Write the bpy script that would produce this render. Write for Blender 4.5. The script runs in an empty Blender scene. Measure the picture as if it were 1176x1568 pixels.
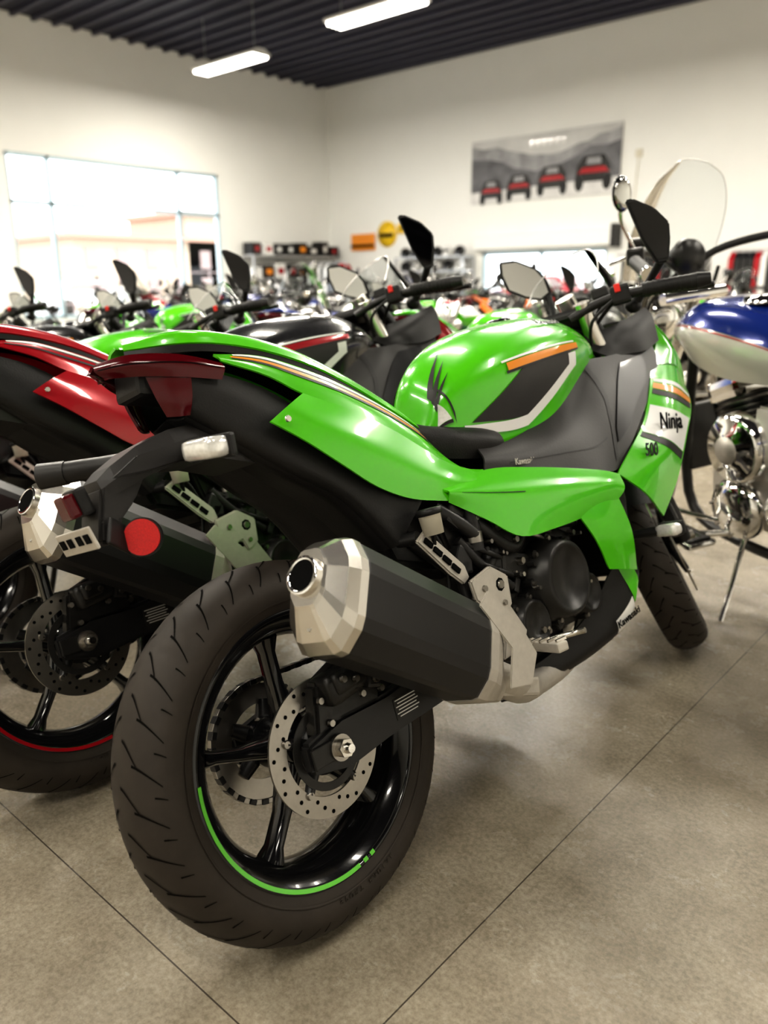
import bpy, bmesh, math, random
import numpy as np
from mathutils import Matrix, Vector
random.seed(7)
sc=bpy.context.scene
try:
    sc.view_settings.view_transform='Standard'
    sc.view_settings.look='Medium High Contrast'
except Exception: pass
pi=math.pi
# ------------------------------------------------------------------ materials
def mat(name,col,rough=.5,metal=0,coat=0,trans=0,emit=None,es=0,ior=1.45,noise=0,nscale=20,bump=0,spec=None):
    m=bpy.data.materials.new(name);m.use_nodes=True;nt=m.node_tree;b=nt.nodes['Principled BSDF']
    b.inputs['Base Color'].default_value=(*col,1);b.inputs['Roughness'].default_value=rough;b.inputs['Metallic'].default_value=metal
    b.inputs['Coat Weight'].default_value=coat;b.inputs['Coat Roughness'].default_value=.04
    b.inputs['Transmission Weight'].default_value=trans;b.inputs['IOR'].default_value=ior
    if spec is not None:b.inputs['Specular IOR Level'].default_value=spec
    if emit: b.inputs['Emission Color'].default_value=(*emit,1);b.inputs['Emission Strength'].default_value=es
    tc=nt.nodes.new('ShaderNodeTexCoord');n=nt.nodes.new('ShaderNodeTexNoise');n.inputs['Scale'].default_value=nscale;n.inputs['Detail'].default_value=5
    nt.links.new(tc.outputs['Object'],n.inputs['Vector'])
    if noise:
        mx=nt.nodes.new('ShaderNodeMix');mx.data_type='RGBA'
        mx.inputs[6].default_value=(*[c*(1-noise) for c in col],1);mx.inputs[7].default_value=(*[min(1,c*(1+noise)) for c in col],1)
        nt.links.new(n.outputs['Fac'],mx.inputs[0]);nt.links.new(mx.outputs[2],b.inputs['Base Color'])
    if bump:
        bp=nt.nodes.new('ShaderNodeBump');bp.inputs['Strength'].default_value=bump;bp.inputs['Distance'].default_value=.002
        nt.links.new(n.outputs['Fac'],bp.inputs['Height']);nt.links.new(bp.outputs[0],b.inputs['Normal'])
    return m
GREEN=mat('green_paint',(.088,.54,.008),.22,0,.7)
TANKP=mat('tank_paint',(.088,.54,.008),.22,0,.7)
RED=mat('red_paint',(.38,.006,.014),.22,.15,.9)
BLACKP=mat('black_paint',(.014,.014,.016),.2,0,.8)
WHITEP=mat('white_paint',(.75,.75,.73),.25,0,.7)
BLUEP=mat('blue_paint',(.01,.03,.22),.2,.2,.9)
SILVP=mat('silver_paint',(.60,.58,.53),.25,.2,.7)
ORANP=mat('orange_paint',(.75,.16,.01),.25,0,.7)
PLAST=mat('black_plastic',(.0125,.0120,.0120),.44,noise=.15,nscale=300,bump=.15,spec=.4)
DPLAST=mat('dark_grey_cover',(.023,.0215,.021),.42,noise=.1,nscale=200,bump=.1,spec=.4)
SEATM=mat('seat_vinyl',(.013,.0125,.0125),.5,noise=.1,nscale=400,bump=.3,spec=.4)
TIRE=mat('tire_rubber',(.032,.0255,.020),.62,noise=.3,nscale=25,bump=.1,spec=.4)
GROOVE=mat('tread_groove',(.004,.0035,.003),.9,spec=.1)
GLOSSB=mat('gloss_black_metal',(.008,.008,.009),.16,.2,.6)
TRIMB=mat('gloss_black_trim',(.008,.008,.009),.30,0,.2,spec=.3)
ENG=mat('engine_black',(.021,.0200,.0190),.34,.3,noise=.3,nscale=60,bump=.2,spec=.5)
SATB=mat('satin_black_steel',(.019,.0185,.019),.36,.2,spec=.5)
ALU=mat('brushed_aluminium',(.66,.63,.58),.27,1,noise=.1,nscale=40)
CAST=mat('cast_aluminium',(.52,.49,.44),.48,.55,noise=.12,nscale=80)
CHROME=mat('chrome',(.80,.79,.77),.07,1)
STEEL=mat('steel_disc',(.34,.32,.29),.3,1,noise=.1,nscale=90)
GOLD=mat('orange_stripe',(.80,.27,.01),.3,0,.4)
WHITE=mat('white_decal',(.80,.80,.78),.35,0,.4)
REDL=mat('red_lens',(.075,.001,.004),.18,0,.4,spec=.3)
REFL=mat('red_reflector',(.50,.008,.008),.35,0,.2,noise=.45,nscale=420)
CLEARL=mat('clear_lens',(.80,.79,.75),.14,.3,1,noise=.3,nscale=160)
MIRR=mat('mirror_glass',(.55,.55,.53),.03,1)
MIRD=mat('mirror_glass_dark_reflection',(.10,.10,.105),.04,1)  # right mirror: dark ceiling reflection put into the glass colour, no real tint
RESV=mat('reservoir_plastic',(.70,.66,.55),.35)
REDB=mat('red_button',(.8,.03,.02),.4)
DARK=mat('dark_void',(.003,.003,.003),.8,spec=.1)
def glassmat(name,tint,refl=1.35):
    m=bpy.data.materials.new(name);m.use_nodes=True;nt=m.node_tree;nt.nodes.clear()
    o=nt.nodes.new('ShaderNodeOutputMaterial');t=nt.nodes.new('ShaderNodeBsdfTransparent');g=nt.nodes.new('ShaderNodeBsdfGlossy')
    f=nt.nodes.new('ShaderNodeFresnel');f.inputs[0].default_value=refl;mx=nt.nodes.new('ShaderNodeMixShader')
    t.inputs[0].default_value=(*tint,1);g.inputs['Roughness'].default_value=.03
    nt.links.new(f.outputs[0],mx.inputs[0]);nt.links.new(t.outputs[0],mx.inputs[1]);nt.links.new(g.outputs[0],mx.inputs[2]);nt.links.new(mx.outputs[0],o.inputs[0]);return m
WIND=glassmat('windscreen_acrylic',(.88,.90,.90),1.17)
PANE=glassmat('window_glass',(.97,.98,.98))
# ------------------------------------------------------------------ mesh builder
class MB:
    def __init__(s):s.v=[];s.f=[];s.mi=[];s.sm=[];s.mats=[];s.T=None
    def m(s,mt):
        if mt not in s.mats:s.mats.append(mt)
        return s.mats.index(mt)
    def add(s,vs,fs,mt,smooth=True):
        o=len(s.v);k=s.m(mt)
        for p in vs:
            p=Vector(p)
            if s.T is not None:p=s.T@p
            s.v.append(tuple(p))
        for f in fs:
            s.f.append([i+o for i in f]);s.mi.append(k);s.sm.append(smooth)
    def mesh(s,name):
        me=bpy.data.meshes.new(name);me.from_pydata(s.v,[],s.f);me.update()
        for m_ in s.mats:me.materials.append(m_)
        me.polygons.foreach_set('material_index',s.mi);me.polygons.foreach_set('use_smooth',s.sm);me.update();return me
    def bm(s,bm,mt,M=None,smooth=False):
        bm.verts.ensure_lookup_table()
        for i,v in enumerate(bm.verts):v.index=i
        s.add([(M@v.co if M else v.co) for v in bm.verts],[[v.index for v in f.verts] for f in bm.faces],mt,smooth);bm.free()
    def box(s,c,size,mt,rot=(0,0,0),bev=.004,smooth=False):
        bm=bmesh.new();bmesh.ops.create_cube(bm,size=1)
        bmesh.ops.scale(bm,vec=size,verts=bm.verts)
        b=min(bev,min(size)*.45)
        if b>0:bmesh.ops.bevel(bm,geom=bm.edges[:]+bm.verts[:],offset=b,segments=2,affect='EDGES',profile=.6)
        M=Matrix.Translation(c)@Matrix.Rotation(rot[2],4,'Z')@Matrix.Rotation(rot[1],4,'Y')@Matrix.Rotation(rot[0],4,'X')
        s.bm(bm,mt,M,smooth)
    def plate(s,poly,y0,y1,mt,bev=.003,axis='y',M=None):
        bm=bmesh.new()
        vs=[bm.verts.new((p[0],y0,p[1])) for p in poly];f=bm.faces.new(vs)
        r=bmesh.ops.extrude_face_region(bm,geom=[f]);nv=[g for g in r['geom'] if isinstance(g,bmesh.types.BMVert)]
        bmesh.ops.translate(bm,vec=(0,y1-y0,0),verts=nv)
        bmesh.ops.recalc_face_normals(bm,faces=bm.faces[:])
        if bev>0:
            try:bmesh.ops.bevel(bm,geom=bm.edges[:],offset=bev,segments=2,affect='EDGES')
            except Exception:pass
        bmesh.ops.triangulate(bm,faces=[f for f in bm.faces if len(f.verts)>4])
        s.bm(bm,mt,M)
    def loft(s,rings,mt,cap=True,smooth=True,closed=True):
        n=len(rings[0]);vs=[p for r in rings for p in r];fs=[]
        for i in range(len(rings)-1):
            for j in range(n if closed else n-1):
                k=(j+1)%n;fs.append([i*n+j,i*n+k,(i+1)*n+k,(i+1)*n+j])
        s.add(vs,fs,mt,smooth)
        if cap and closed:
            s.add(rings[0],[list(range(n))[::-1]],mt,False);s.add(rings[-1],[list(range(n))],mt,False)
    def tube(s,path,r,mt,n=10,sub=5,cap=True):
        P=[Vector(p) for p in path]
        if sub>1 and len(P)>2:
            rr=r if isinstance(r,(list,tuple)) else [r]*len(P);Q=[];RR=[]
            for i in range(len(P)-1):
                a=P[max(i-1,0)];b=P[i];c=P[i+1];d=P[min(i+2,len(P)-1)]
                for k in range(sub):
                    t=k/sub;Q.append(.5*((2*b)+(c-a)*t+(2*a-5*b+4*c-d)*t*t+(3*b-a-3*c+d)*t**3));RR.append(rr[i]*(1-t)+rr[i+1]*t)
            Q.append(P[-1]);RR.append(rr[-1]);P=Q
        else: RR=list(r) if isinstance(r,(list,tuple)) else [r]*len(P)
        rings=[];u=None
        for i,p in enumerate(P):
            t=(P[min(i+1,len(P)-1)]-P[max(i-1,0)]).normalized()
            if u is None:
                u=t.orthogonal().normalized()
            u=(u-t*u.dot(t)).normalized();w=t.cross(u)
            rings.append([p+(u*math.cos(2*pi*k/n)+w*math.sin(2*pi*k/n))*RR[i] for k in range(n)])
        s.loft(rings,mt,cap)
    def cyl(s,a,b,r,mt,n=20,r2=None,smooth=True):
        s.tube([a,b],[r,r if r2 is None else r2],mt,n,1)
    def lathe(s,c,prof,mt,n=64,a0=0,a1=2*pi,smooth=True,ax='y'):
        full=abs(a1-a0-2*pi)<1e-6;cnt=n if full else n+1;vs=[]
        for i in range(cnt):
            a=a0+(a1-a0)*i/n
            for r,y in prof:
                if ax=='y':vs.append((c[0]+r*math.cos(a),c[1]+y,c[2]+r*math.sin(a)))
                elif ax=='z':vs.append((c[0]+r*math.cos(a),c[1]+r*math.sin(a),c[2]+y))
                else:vs.append((c[0]+y,c[1]+r*math.cos(a),c[2]+r*math.sin(a)))
        m_=len(prof);fs=[]
        for i in range(n if full else n):
            k=(i+1)%cnt
            for j in range(m_-1):fs.append([i*m_+j,i*m_+j+1,k*m_+j+1,k*m_+j])
        s.add(vs,fs,mt,smooth)
    def bolt(s,p,r,mt=None,ax=(0,-1,0),h=.006):
        p=Vector(p);a=Vector(ax).normalized();s.tube([p,p+a*h],[r,r*.85],mt or ALU,8,1)
    def ball(s,c,r,mt,seg=12,sc_=(1,1,1),M=None):
        bm=bmesh.new();bmesh.ops.create_uvsphere(bm,u_segments=seg*2,v_segments=seg,radius=r)
        bmesh.ops.scale(bm,vec=sc_,verts=bm.verts);s.bm(bm,mt,Matrix.Translation(c)@(M or Matrix()),True)
def cr(P,t):
    n=len(P);i=min(int(t),n-2);t=t-i
    b=P[i];c=P[i+1];a=P[i-1] if i>0 else 2*b-c;d=P[i+2] if i+2<n else 2*c-b
    return .5*((2*b)+(c-a)*t+(2*a-5*b+4*c-d)*t*t+(3*b-a-3*c+d)*t**3)
class Surf:
    def __init__(s,rows):s.g=np.array(rows,float)
    def mir(s):
        g=s.g.copy();g[...,1]*=-1;return Surf(g)
    def pt(s,u,v):
        return cr(np.array([cr(s.g[i],u) for i in range(len(s.g))]),v)
    def nrm(s,u,v):
        U=s.g.shape[1]-1;V=s.g.shape[0]-1;e=.01
        du=s.pt(min(u+e,U),v)-s.pt(max(u-e,0),v);dv=s.pt(u,min(v+e,V))-s.pt(u,max(v-e,0))
        n=np.cross(du,dv);n=n/(np.linalg.norm(n)+1e-9);p=s.pt(u,v)
        return n if n.dot([0,np.sign(p[1]) if abs(p[1])>.01 else 0,.35])>0 else -n
    def emit(s,mb,mt,k=5,th=.004):
        U=s.g.shape[1]-1;V=s.g.shape[0]-1;nu=U*k+1;nv=V*k+1
        A=[];B=[]
        for j in range(nv):
            for i in range(nu):
                p=s.pt(i/k,j/k);A.append(p)
                if th:B.append(p-s.nrm(i/k,j/k)*th)
        fs=[[j*nu+i,j*nu+i+1,(j+1)*nu+i+1,(j+1)*nu+i] for j in range(nv-1) for i in range(nu-1)]
        mb.add(A,fs,mt)
        if th:
            N=len(A);bd=[i for i in range(nu)]+[j*nu+nu-1 for j in range(1,nv)]+[(nv-1)*nu+i for i in range(nu-2,-1,-1)]+[j*nu for j in range(nv-2,0,-1)]
            vs=[A[i] for i in bd]+[B[i] for i in bd];n=len(bd)
            mb.add(vs,[[i,(i+1)%n,n+(i+1)%n,n+i] for i in range(n)],mt)
            mb.add(B,[f[::-1] for f in fs],mt)
    def strip(s,mb,mt,u0,u1,va,vb,n=24,off=.0012,nv=4):
        A=[]
        for i in range(n+1):
            t=i/n;u=u0+(u1-u0)*t;a=va(t) if callable(va) else va;b=vb(t) if callable(vb) else vb
            for k in range(nv+1):
                v=a+(b-a)*k/nv;A.append(s.pt(u,v)+s.nrm(u,v)*off)
        w=nv+1;mb.add(A,[[i*w+k,i*w+k+1,(i+1)*w+k+1,(i+1)*w+k] for i in range(n) for k in range(nv)],mt)
def both(rows):
    a=Surf(rows);return [a,a.mir()]
def text(mb,body,size,o,xd,yd,mt,shear=0,th=.0006):
    cu=bpy.data.curves.new('t','FONT');cu.body=body;cu.size=size;cu.shear=shear;cu.align_x='CENTER';cu.align_y='CENTER';cu.extrude=th;cu.offset=size*.015
    ob=bpy.data.objects.new('t',cu);sc.collection.objects.link(ob);dg=bpy.context.evaluated_depsgraph_get();dg.update()
    me=ob.evaluated_get(dg).to_mesh();xd=Vector(xd).normalized();yd=Vector(yd);yd=(yd-xd*yd.dot(xd)).normalized();zd=xd.cross(yd);o=Vector(o)
    mb.add([o+xd*v.co.x+yd*v.co.y+zd*v.co.z for v in me.vertices],[list(p.vertices) for p in me.polygons],mt,False)
    ob.evaluated_get(dg).to_mesh_clear();bpy.data.objects.remove(ob);bpy.data.curves.remove(cu)
# ------------------------------------------------------------------ wheels
def crown(R,w,t,phi,off=0):
    rr=R-.05*(1-math.cos(t))*(w/.072)+off;return rr,w*math.sin(t)
def tire(mb,c,R,w,grooves=True):
    ri=.222
    prof=[(ri-.004,-w*.80),(ri+.010,-w*.93),(ri+.030,-w*1.0)]
    for k in range(-7,8):
        t=k/7*1.4;prof.append(crown(R,w,t,0))
    prof+= [(ri+.030,w*1.0),(ri+.010,w*.93),(ri-.004,w*.80)]
    mb.lathe(c,prof,TIRE,96)
    for sd in(-1,1):
        mb.lathe(c,[(ri+.016,sd*(w*.965+.0008)),(ri+.0175,sd*(w*.972+.0012)),(ri+.019,sd*(w*.98+.0008))],TIRE,72)
        for i,ch in enumerate("SPORT RADIAL"):
            if ch==' ':continue
            a=-pi/2-.15+i*.045
            p=Vector((c[0]+(ri+.024)*math.cos(a),c[1]+sd*(w*.985+.0012),c[2]+(ri+.024)*math.sin(a)))
            tx=Vector((-math.sin(a),0,math.cos(a)))*(-sd);rd=Vector((math.cos(a),0,math.sin(a)))
            text(mb,ch,.011,p,tx,rd,TIRE,0,.0006)
    if not grooves:return
    N=30
    for i in range(N):
        for sd in (-1,1):
            for (ta,tb,dp,ph0,wd) in ((.10,.62,.13,0,.0046),(.45,1.22,.10,.11,.0040),(1.0,1.32,.02,.05,.0028)):
                p0=2*pi*i/N+ph0+(pi/N if sd>0 else 0);vs=[];n=6
                for k in range(n+1):
                    f=k/n;t=sd*(ta+(tb-ta)*f);ph=p0+dp*f**1.3
                    ww=wd*(1-.5*f)/R/2
                    for q in(-1,1):
                        rr,yy=crown(R,w,t,0,.0009);yy*=1.006
                        a=ph+q*ww;vs.append((c[0]+rr*math.cos(a),c[1]+yy,c[2]+rr*math.sin(a)))
                mb.add(vs,[[2*k,2*k+1,2*k+3,2*k+2] for k in range(n)],GROOVE)
def wheel(mb,c,w,paint,disc_y,disc_r,front=False):
    s=w/.072;e=.062*s
    prof=[(.224,-e),(.2185,-e-.002),(.212,-e+.003),(.200,-e+.010),(.187,-e*.55),(.180,-.012),(.180,.012),(.187,e*.55),(.200,e-.010),(.212,e-.003),(.2185,e+.002),(.224,e)]
    mb.lathe(c,prof,GLOSSB,96)
    mb.lathe(c,[(.2195,-e-.0022),(.2145,-e-.001),(.2145,-e+.0005)],GLOSSB,96)
    for a0,a1 in((172,276),(278.5,281),(283,285.5),(20,60)):
        mb.lathe(c,[(.2205,-e-.0030),(.2138,-e-.0010)],paint,40,math.radians(a0),math.radians(a1))
    mb.lathe(c,[(.0,-.075),(.022,-.075),(.024,-.06),(.034,-.055),(.038,-.02),(.038,.03),(.045,.05),(.045,.07),(.0,.07)],GLOSSB,32)
    for k in range(5):
        a=2*pi*k/5+.35;rad=Vector((math.cos(a),0,math.sin(a)));tan=Vector((-math.sin(a),0,math.cos(a)));C=Vector(c)
        rings=[]
        for r,hw,y0,y1,sh in((.03,.024,-.030,.030,0),(.06,.015,-.028,.022,.002),(.11,.010,-.024,.014,.004),(.16,.010,-.024,.014,.002),(.185,.016,-.034,.024,0)):
            q=C+rad*r+tan*sh;Y=Vector((0,1,0))
            rings.append([q+tan*-hw+Y*y0*.6,q+tan*-hw*.5+Y*y0,q+tan*hw*.5+Y*y0,q+tan*hw+Y*y0*.6,q+tan*hw+Y*y1*.6,q+tan*hw*.5+Y*y1,q-tan*hw*.5+Y*y1,q-tan*hw+Y*y1*.6])
        mb.loft(rings,GLOSSB,True)
    for dy in disc_y:
        ri=disc_r*.70
        mb.lathe((c[0],c[1]+dy,c[2]),[(ri,-.002),(disc_r,-.002),(disc_r,.002),(ri,.002),(ri,-.002)],STEEL,72,smooth=False)
        sgn=-1 if dy<0 else 1
        for k in range(36):
            a=2*pi*k/36;r=ri+ (disc_r-ri)*(.25+.25*(k%3))
            p=Vector((c[0]+r*math.cos(a),c[1]+dy+sgn*.0021,c[2]+r*math.sin(a)));mb.tube([p,p+Vector((0,sgn*.0004,0))],.0034,DARK,8,1)
        for k in range(5):
            a=2*pi*k/5+.2;p=Vector((c[0]+ri*1.03*math.cos(a),c[1]+dy,c[2]+ri*1.03*math.sin(a)));h=Vector((c[0],c[1]+dy*.8,c[2]))
            mb.tube([h,p],[.014,.008],SATB,8,1);mb.bolt(p+Vector((0,sgn*.002,0)),.007,STEEL,(0,sgn,0),.005)
        mb.lathe((c[0],c[1]+dy*.9,c[2]),[(.0,-.006),(.045,-.006),(.045,.006),(.0,.006)],SATB,32)
# ------------------------------------------------------------------ sport motorcycle
def steerM(deg):
    P=Vector((1.467,0,0));ax=Vector((-.4147,0,.91)).normalized()
    return Matrix.Translation(P)@Matrix.Rotation(math.radians(deg),4,ax)@Matrix.Translation(-P)
def build_sport():
    parts={}
    body=MB();body.m(GREEN)
    # upper tail cowl
    for s in both([
      [(-.12,-.012,.992),(-.05,-.048,.997),(.05,-.05,.986),(.15,-.055,.956),(.24,-.06,.906),(.33,-.07,.842),(.385,-.075,.795)],
      [(-.125,-.022,.986),(-.05,-.073,.987),(.05,-.078,.974),(.15,-.082,.942),(.24,-.088,.892),(.33,-.095,.828),(.388,-.095,.782)],
      [(-.128,-.026,.977),(-.05,-.082,.968),(.05,-.090,.953),(.15,-.097,.919),(.24,-.103,.870),(.33,-.107,.808),(.392,-.101,.770)]]):
        s.emit(body,GREEN)
    # side stripe band
    B=[[(-.012,-.082,.947),(.06,-.092,.937),(.12,-.099,.916),(.2,-.106,.878),(.28,-.111,.832),(.35,-.111,.786),(.39,-.106,.755),(.415,-.12,.703),(.445,-.145,.673),(.476,-.160,.662)],
       [(-.010,-.090,.940),(.06,-.104,.918),(.12,-.114,.888),(.2,-.121,.85),(.28,-.127,.803),(.35,-.13,.755),(.392,-.128,.722),(.42,-.138,.690),(.447,-.152,.665),(.474,-.166,.655)],
       [(-.008,-.092,.933),(.06,-.108,.900),(.115,-.120,.861),(.2,-.130,.82),(.28,-.138,.772),(.35,-.143,.722),(.395,-.145,.693),(.425,-.150,.674),(.448,-.158,.658),(.472,-.169,.648)]]
    for s in both(B):
        s.emit(body,GREEN)
        s.strip(body,WHITE,.4,5.6,lambda t:.10+.1*t,lambda t:.36-.05*t)
        s.strip(body,PLAST,.4,5.4,lambda t:.38-.05*t,lambda t:.50-.05*t)
        s.strip(body,GOLD,.3,5.7,lambda t:.52-.05*t,lambda t:.78-.12*t)
        s.strip(body,PLAST,.3,5.7,lambda t:.80-.14*t,lambda t:1.0-.16*t)
    C=[[(.113,-.120,.862),(.2,-.130,.821),(.28,-.138,.773),(.35,-.143,.723),(.40,-.146,.690),(.472,-.169,.649)],
       [(.070,-.130,.845),(.15,-.142,.790),(.23,-.150,.732),(.30,-.155,.688),(.37,-.160,.662),(.43,-.172,.643)],
       [(.027,-.128,.824),(.080,-.138,.782),(.14,-.144,.731),(.20,-.147,.683),(.27,-.152,.647),(.351,-.160,.625)]]
    for s in both(C):s.emit(body,GREEN)
    Mm=[[(.345,-.160,.648),(.476,-.166,.661),(.60,-.188,.640),(.72,-.212,.612),(.80,-.228,.590),(.850,-.233,.573)],
        [(.350,-.170,.640),(.46,-.190,.615),(.58,-.212,.592),(.70,-.232,.570),(.78,-.243,.556),(.835,-.245,.54)],
        [(.352,-.160,.622),(.42,-.182,.572),(.492,-.200,.520),(.60,-.213,.512),(.69,-.222,.512),(.79,-.236,.515)]]
    for s in both(Mm):
        s.emit(body,GREEN)
        s.strip(body,PLAST,.25,1.6,1.0,1.03)
    N=[[(.655,-.218,.545),(.735,-.232,.55),(.80,-.240,.55)],[(.705,-.224,.46),(.76,-.236,.455),(.835,-.238,.45)],[(.745,-.215,.385),(.80,-.222,.37),(.853,-.218,.355)]]
    for s in both(N):s.emit(body,GREEN)
    Q=[[(.847,-.232,.575),(.92,-.248,.512),(.992,-.240,.445)],[(.93,-.236,.622),(1.0,-.258,.572),(1.085,-.250,.515)],
       [(1.045,-.222,.672),(1.12,-.252,.640),(1.195,-.248,.605)],[(1.13,-.214,.742),(1.20,-.240,.712),(1.30,-.232,.675)],[(1.20,-.198,.80),(1.30,-.214,.785),(1.38,-.195,.735)]]
    for s in both(Q):
        s.emit(body,GREEN)
        s.strip(body,WHITE,.08,1.9,1.60,2.50)
        s.strip(body,PLAST,.08,1.92,1.42,1.58)
        s.strip(body,GOLD,.1,1.92,3.05,3.25);s.strip(body,WHITE,.1,1.92,3.3,3.42)
        s.strip(body,PLAST,.1,1.92,2.85,3.02)
        p=s.pt(.80,2.05);n=s.nrm(.80,2.05)
        sg=1 if p[1]<0 else -1
        xd=Vector((sg*1.0,0,-.12))
        text(body,"Ninja",.056,Vector(p)+Vector(n)*.008,xd,(0,0,1),DARK,.25)
        p=s.pt(.55,1.10);n=s.nrm(.55,1.10)
        text(body,"500",.042,Vector(p)+Vector(n)*.006,xd,(0,0,1),PLAST,.2)
    # nose
    for s in both([[(1.28,-.185,.925),(1.36,-.13,.915),(1.43,-.06,.905),(1.45,0,.90)],[(1.33,-.205,.85),(1.42,-.15,.83),(1.50,-.07,.82),(1.525,0,.81)],[(1.38,-.195,.735),(1.46,-.14,.72),(1.53,-.06,.70),(1.55,0,.69)]]):
        s.emit(body,GREEN)
        s.strip(body,CLEARL,.35,2.0,lambda t:1.15+.2*t,lambda t:1.6+.05*t)
    for s in both([[(1.20,-.198,.80),(1.28,-.19,.86),(1.28,-.185,.925)],[(1.30,-.214,.79),(1.32,-.208,.83),(1.30,-.19,.90)],[(1.38,-.195,.735),(1.36,-.205,.80),(1.33,-.205,.85)]]):s.emit(body,GREEN)
    # grey side cover below tank
    for s in both([[(.50,-.140,.705),(.60,-.145,.705),(.75,-.147,.735),(.86,-.148,.79),(.955,-.150,.840),(1.08,-.165,.845),(1.26,-.185,.86)],
                   [(.49,-.158,.682),(.60,-.172,.675),(.74,-.185,.685),(.85,-.190,.70),(.95,-.192,.745),(1.06,-.195,.765),(1.23,-.203,.80)],
                   [(.478,-.160,.658),(.60,-.184,.640),(.72,-.206,.612),(.80,-.222,.590),(.87,-.225,.585),(.96,-.226,.635),(1.10,-.216,.715)]]):
        s.emit(body,DPLAST)
        s.strip(body,PLAST,3.9,4.05,.1,1.9)
        s.strip(body,TRIMB,4.15,5.6,lambda t:1.5-1.15*min(1,t*1.6),lambda t:1.7-.9*max(0,t-.5),off=.003)
        s.strip(body,PLAST,.6,3.6,1.50,1.53)
        p=s.pt(.9,1.6);n=s.nrm(.9,1.6);sg=1 if p[1]<0 else -1
        text(body,"Kawasaki",.018,Vector(p)+Vector(n)*.003,(sg,0,-.1),(0,0,1),CAST,0)
    # inner cockpit cowl
    for s in both([[(1.02,-.10,.90),(1.12,-.13,.915),(1.22,-.16,.935),(1.29,-.178,.955)],[(1.05,-.15,.855),(1.12,-.165,.875),(1.20,-.182,.90),(1.29,-.192,.925)],[(1.08,-.165,.84),(1.14,-.178,.84),(1.2,-.195,.84),(1.28,-.198,.86)]]):s.emit(body,PLAST)
    for s in both([[(1.20,-.15,.93),(1.28,-.08,.945),(1.30,0,.95)],[(1.30,-.17,.945),(1.38,-.09,.945),(1.42,0,.94)]]):s.emit(body,PLAST)
    body.box((1.18,-.02,.955),(.03,.15,.09),PLAST,(0,-.6,0),.01)
    # fuel tank
    secs=[(.44,.790,.038,.783,.075,.768,.085,.740,.2),(.475,.872,.055,.860,.104,.820,.105,.735,.12),(.545,.926,.080,.905,.142,.842,.120,.715,.2),(.65,.961,.105,.936,.170,.858,.140,.700,.38),
          (.78,.978,.118,.952,.180,.872,.150,.722,.58),(.90,.980,.120,.954,.176,.880,.150,.778,.8),(1.0,.957,.108,.934,.155,.880,.146,.828,1),(1.08,.915,.075,.903,.110,.876,.120,.850,1)]
    cols=[]
    for x,zt,ys,zs,yw,zw,yl,zl,lf in secs:
        cols.append([(x,-yl,zl),(x,-yw,zw),(x,-ys,zs),(x,-.024*(1-lf),zt),(x,ys*lf,zs),(x,yw*lf+.01,zw),(x,yl*lf+.01,zl)])
    g=np.array(cols).transpose(1,0,2)
    tk=Surf(g);tk.emit(body,TANKP,6,0)
    body.add([tuple(p) for p in cols[0]],[list(range(7))],TANKP,True)
    for sgn in(0,1):
        f=(lambda v:v) if sgn==0 else (lambda v:6-v)
        tk.strip(body,DPLAST,1.75,4.7,lambda t:f(.30-.05*t+.30*max(0,t-.55)*2),lambda t:f(.30+.62*min(1,t*1.9)),off=.002)
        tk.strip(body,WHITE,1.5,3.2,lambda t:f(.13+.02*t),lambda t:f(.26+.02*t),off=.003)
        tk.strip(body,WHITE,3.2,4.85,lambda t:f(.15+.42*t),lambda t:f(.28+.46*t),off=.003)
        tk.strip(body,WHITE,4.55,4.85,lambda t:f(.55+.02*t),lambda t:f(.84),off=.0028)
        tk.strip(body,PLAST,2.75,5.0,lambda t:f(.86),lambda t:f(.90),off=.003)
        tk.strip(body,GOLD,2.8,5.0,lambda t:f(.90),lambda t:f(1.03),off=.003)
        tk.strip(body,WHITE,2.7,4.9,lambda t:f(1.05),lambda t:f(1.09),off=.003)
        # winged emblem
        for ua,ub,v0,v1,wd in((.70,2.05,1.25,2.25,.26),(.66,1.85,1.05,1.85,.22),(.62,1.6,.88,1.45,.18)):
            tk.strip(body,DPLAST,ua,ub,lambda t:f(v0+(v1-v0)*t-wd*(1-t)*.5),lambda t:f(v0+(v1-v0)*t+wd*(1-t)*.5),off=.003)
        tk.strip(body,CLEARL,.45,1.10,lambda t:f(.42),lambda t:f(.44+.5*(1-abs(2*t-1))),off=.0035)
        tk.strip(body,DPLAST,.40,1.15,lambda t:f(.34),lambda t:f(.41),off=.0035)
        tk.strip(body,DPLAST,1.0,1.25,lambda t:f(1.2-.9*t),lambda t:f(1.42-.9*t),off=.0038)
        p=tk.pt(4.6,f(1.75));n=tk.nrm(4.6,f(1.75));sg=1 if sgn==0 else -1
        text(body,"Kawasaki",.026,Vector(p)+Vector(n)*.004,(sg,0,-.03),(0,.7*sg,.7),DPLAST,.1)
    body.lathe((.86,-.01,.98),[(0,.008),(.032,.008),(.038,.003),(.038,-.02)],GLOSSB,32,ax='z')
    # seats
    def seat(secs,mt,drop=.05):
        rings=[]
        for x,z,hw in secs:
            rings.append([(x,-hw*.9,z-drop),(x,-hw,z-drop*.55),(x,-hw*.86,z-.012),(x,-hw*.5,z),(x,0,z+.003),(x,hw*.5,z),(x,hw*.86,z-.012),(x,hw,z-drop*.55),(x,hw*.9,z-drop)])
        s=Surf(np.array(rings).transpose(1,0,2));s.emit(body,mt,4,0)
        body.add(rings[0],[list(range(9))],mt);body.add(rings[-1],[list(range(9))[::-1]],mt)
    seat([(.33,.845,.066),(.37,.812,.085),(.41,.785,.108),(.46,.768,.138),(.53,.756,.150),(.585,.748,.145)],SEATM,.075)
    seat([(-.08,.988,.038),(0,.992,.050),(.1,.974,.054),(.2,.930,.060),(.28,.876,.066),(.34,.828,.07)],SEATM,.03)
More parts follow.
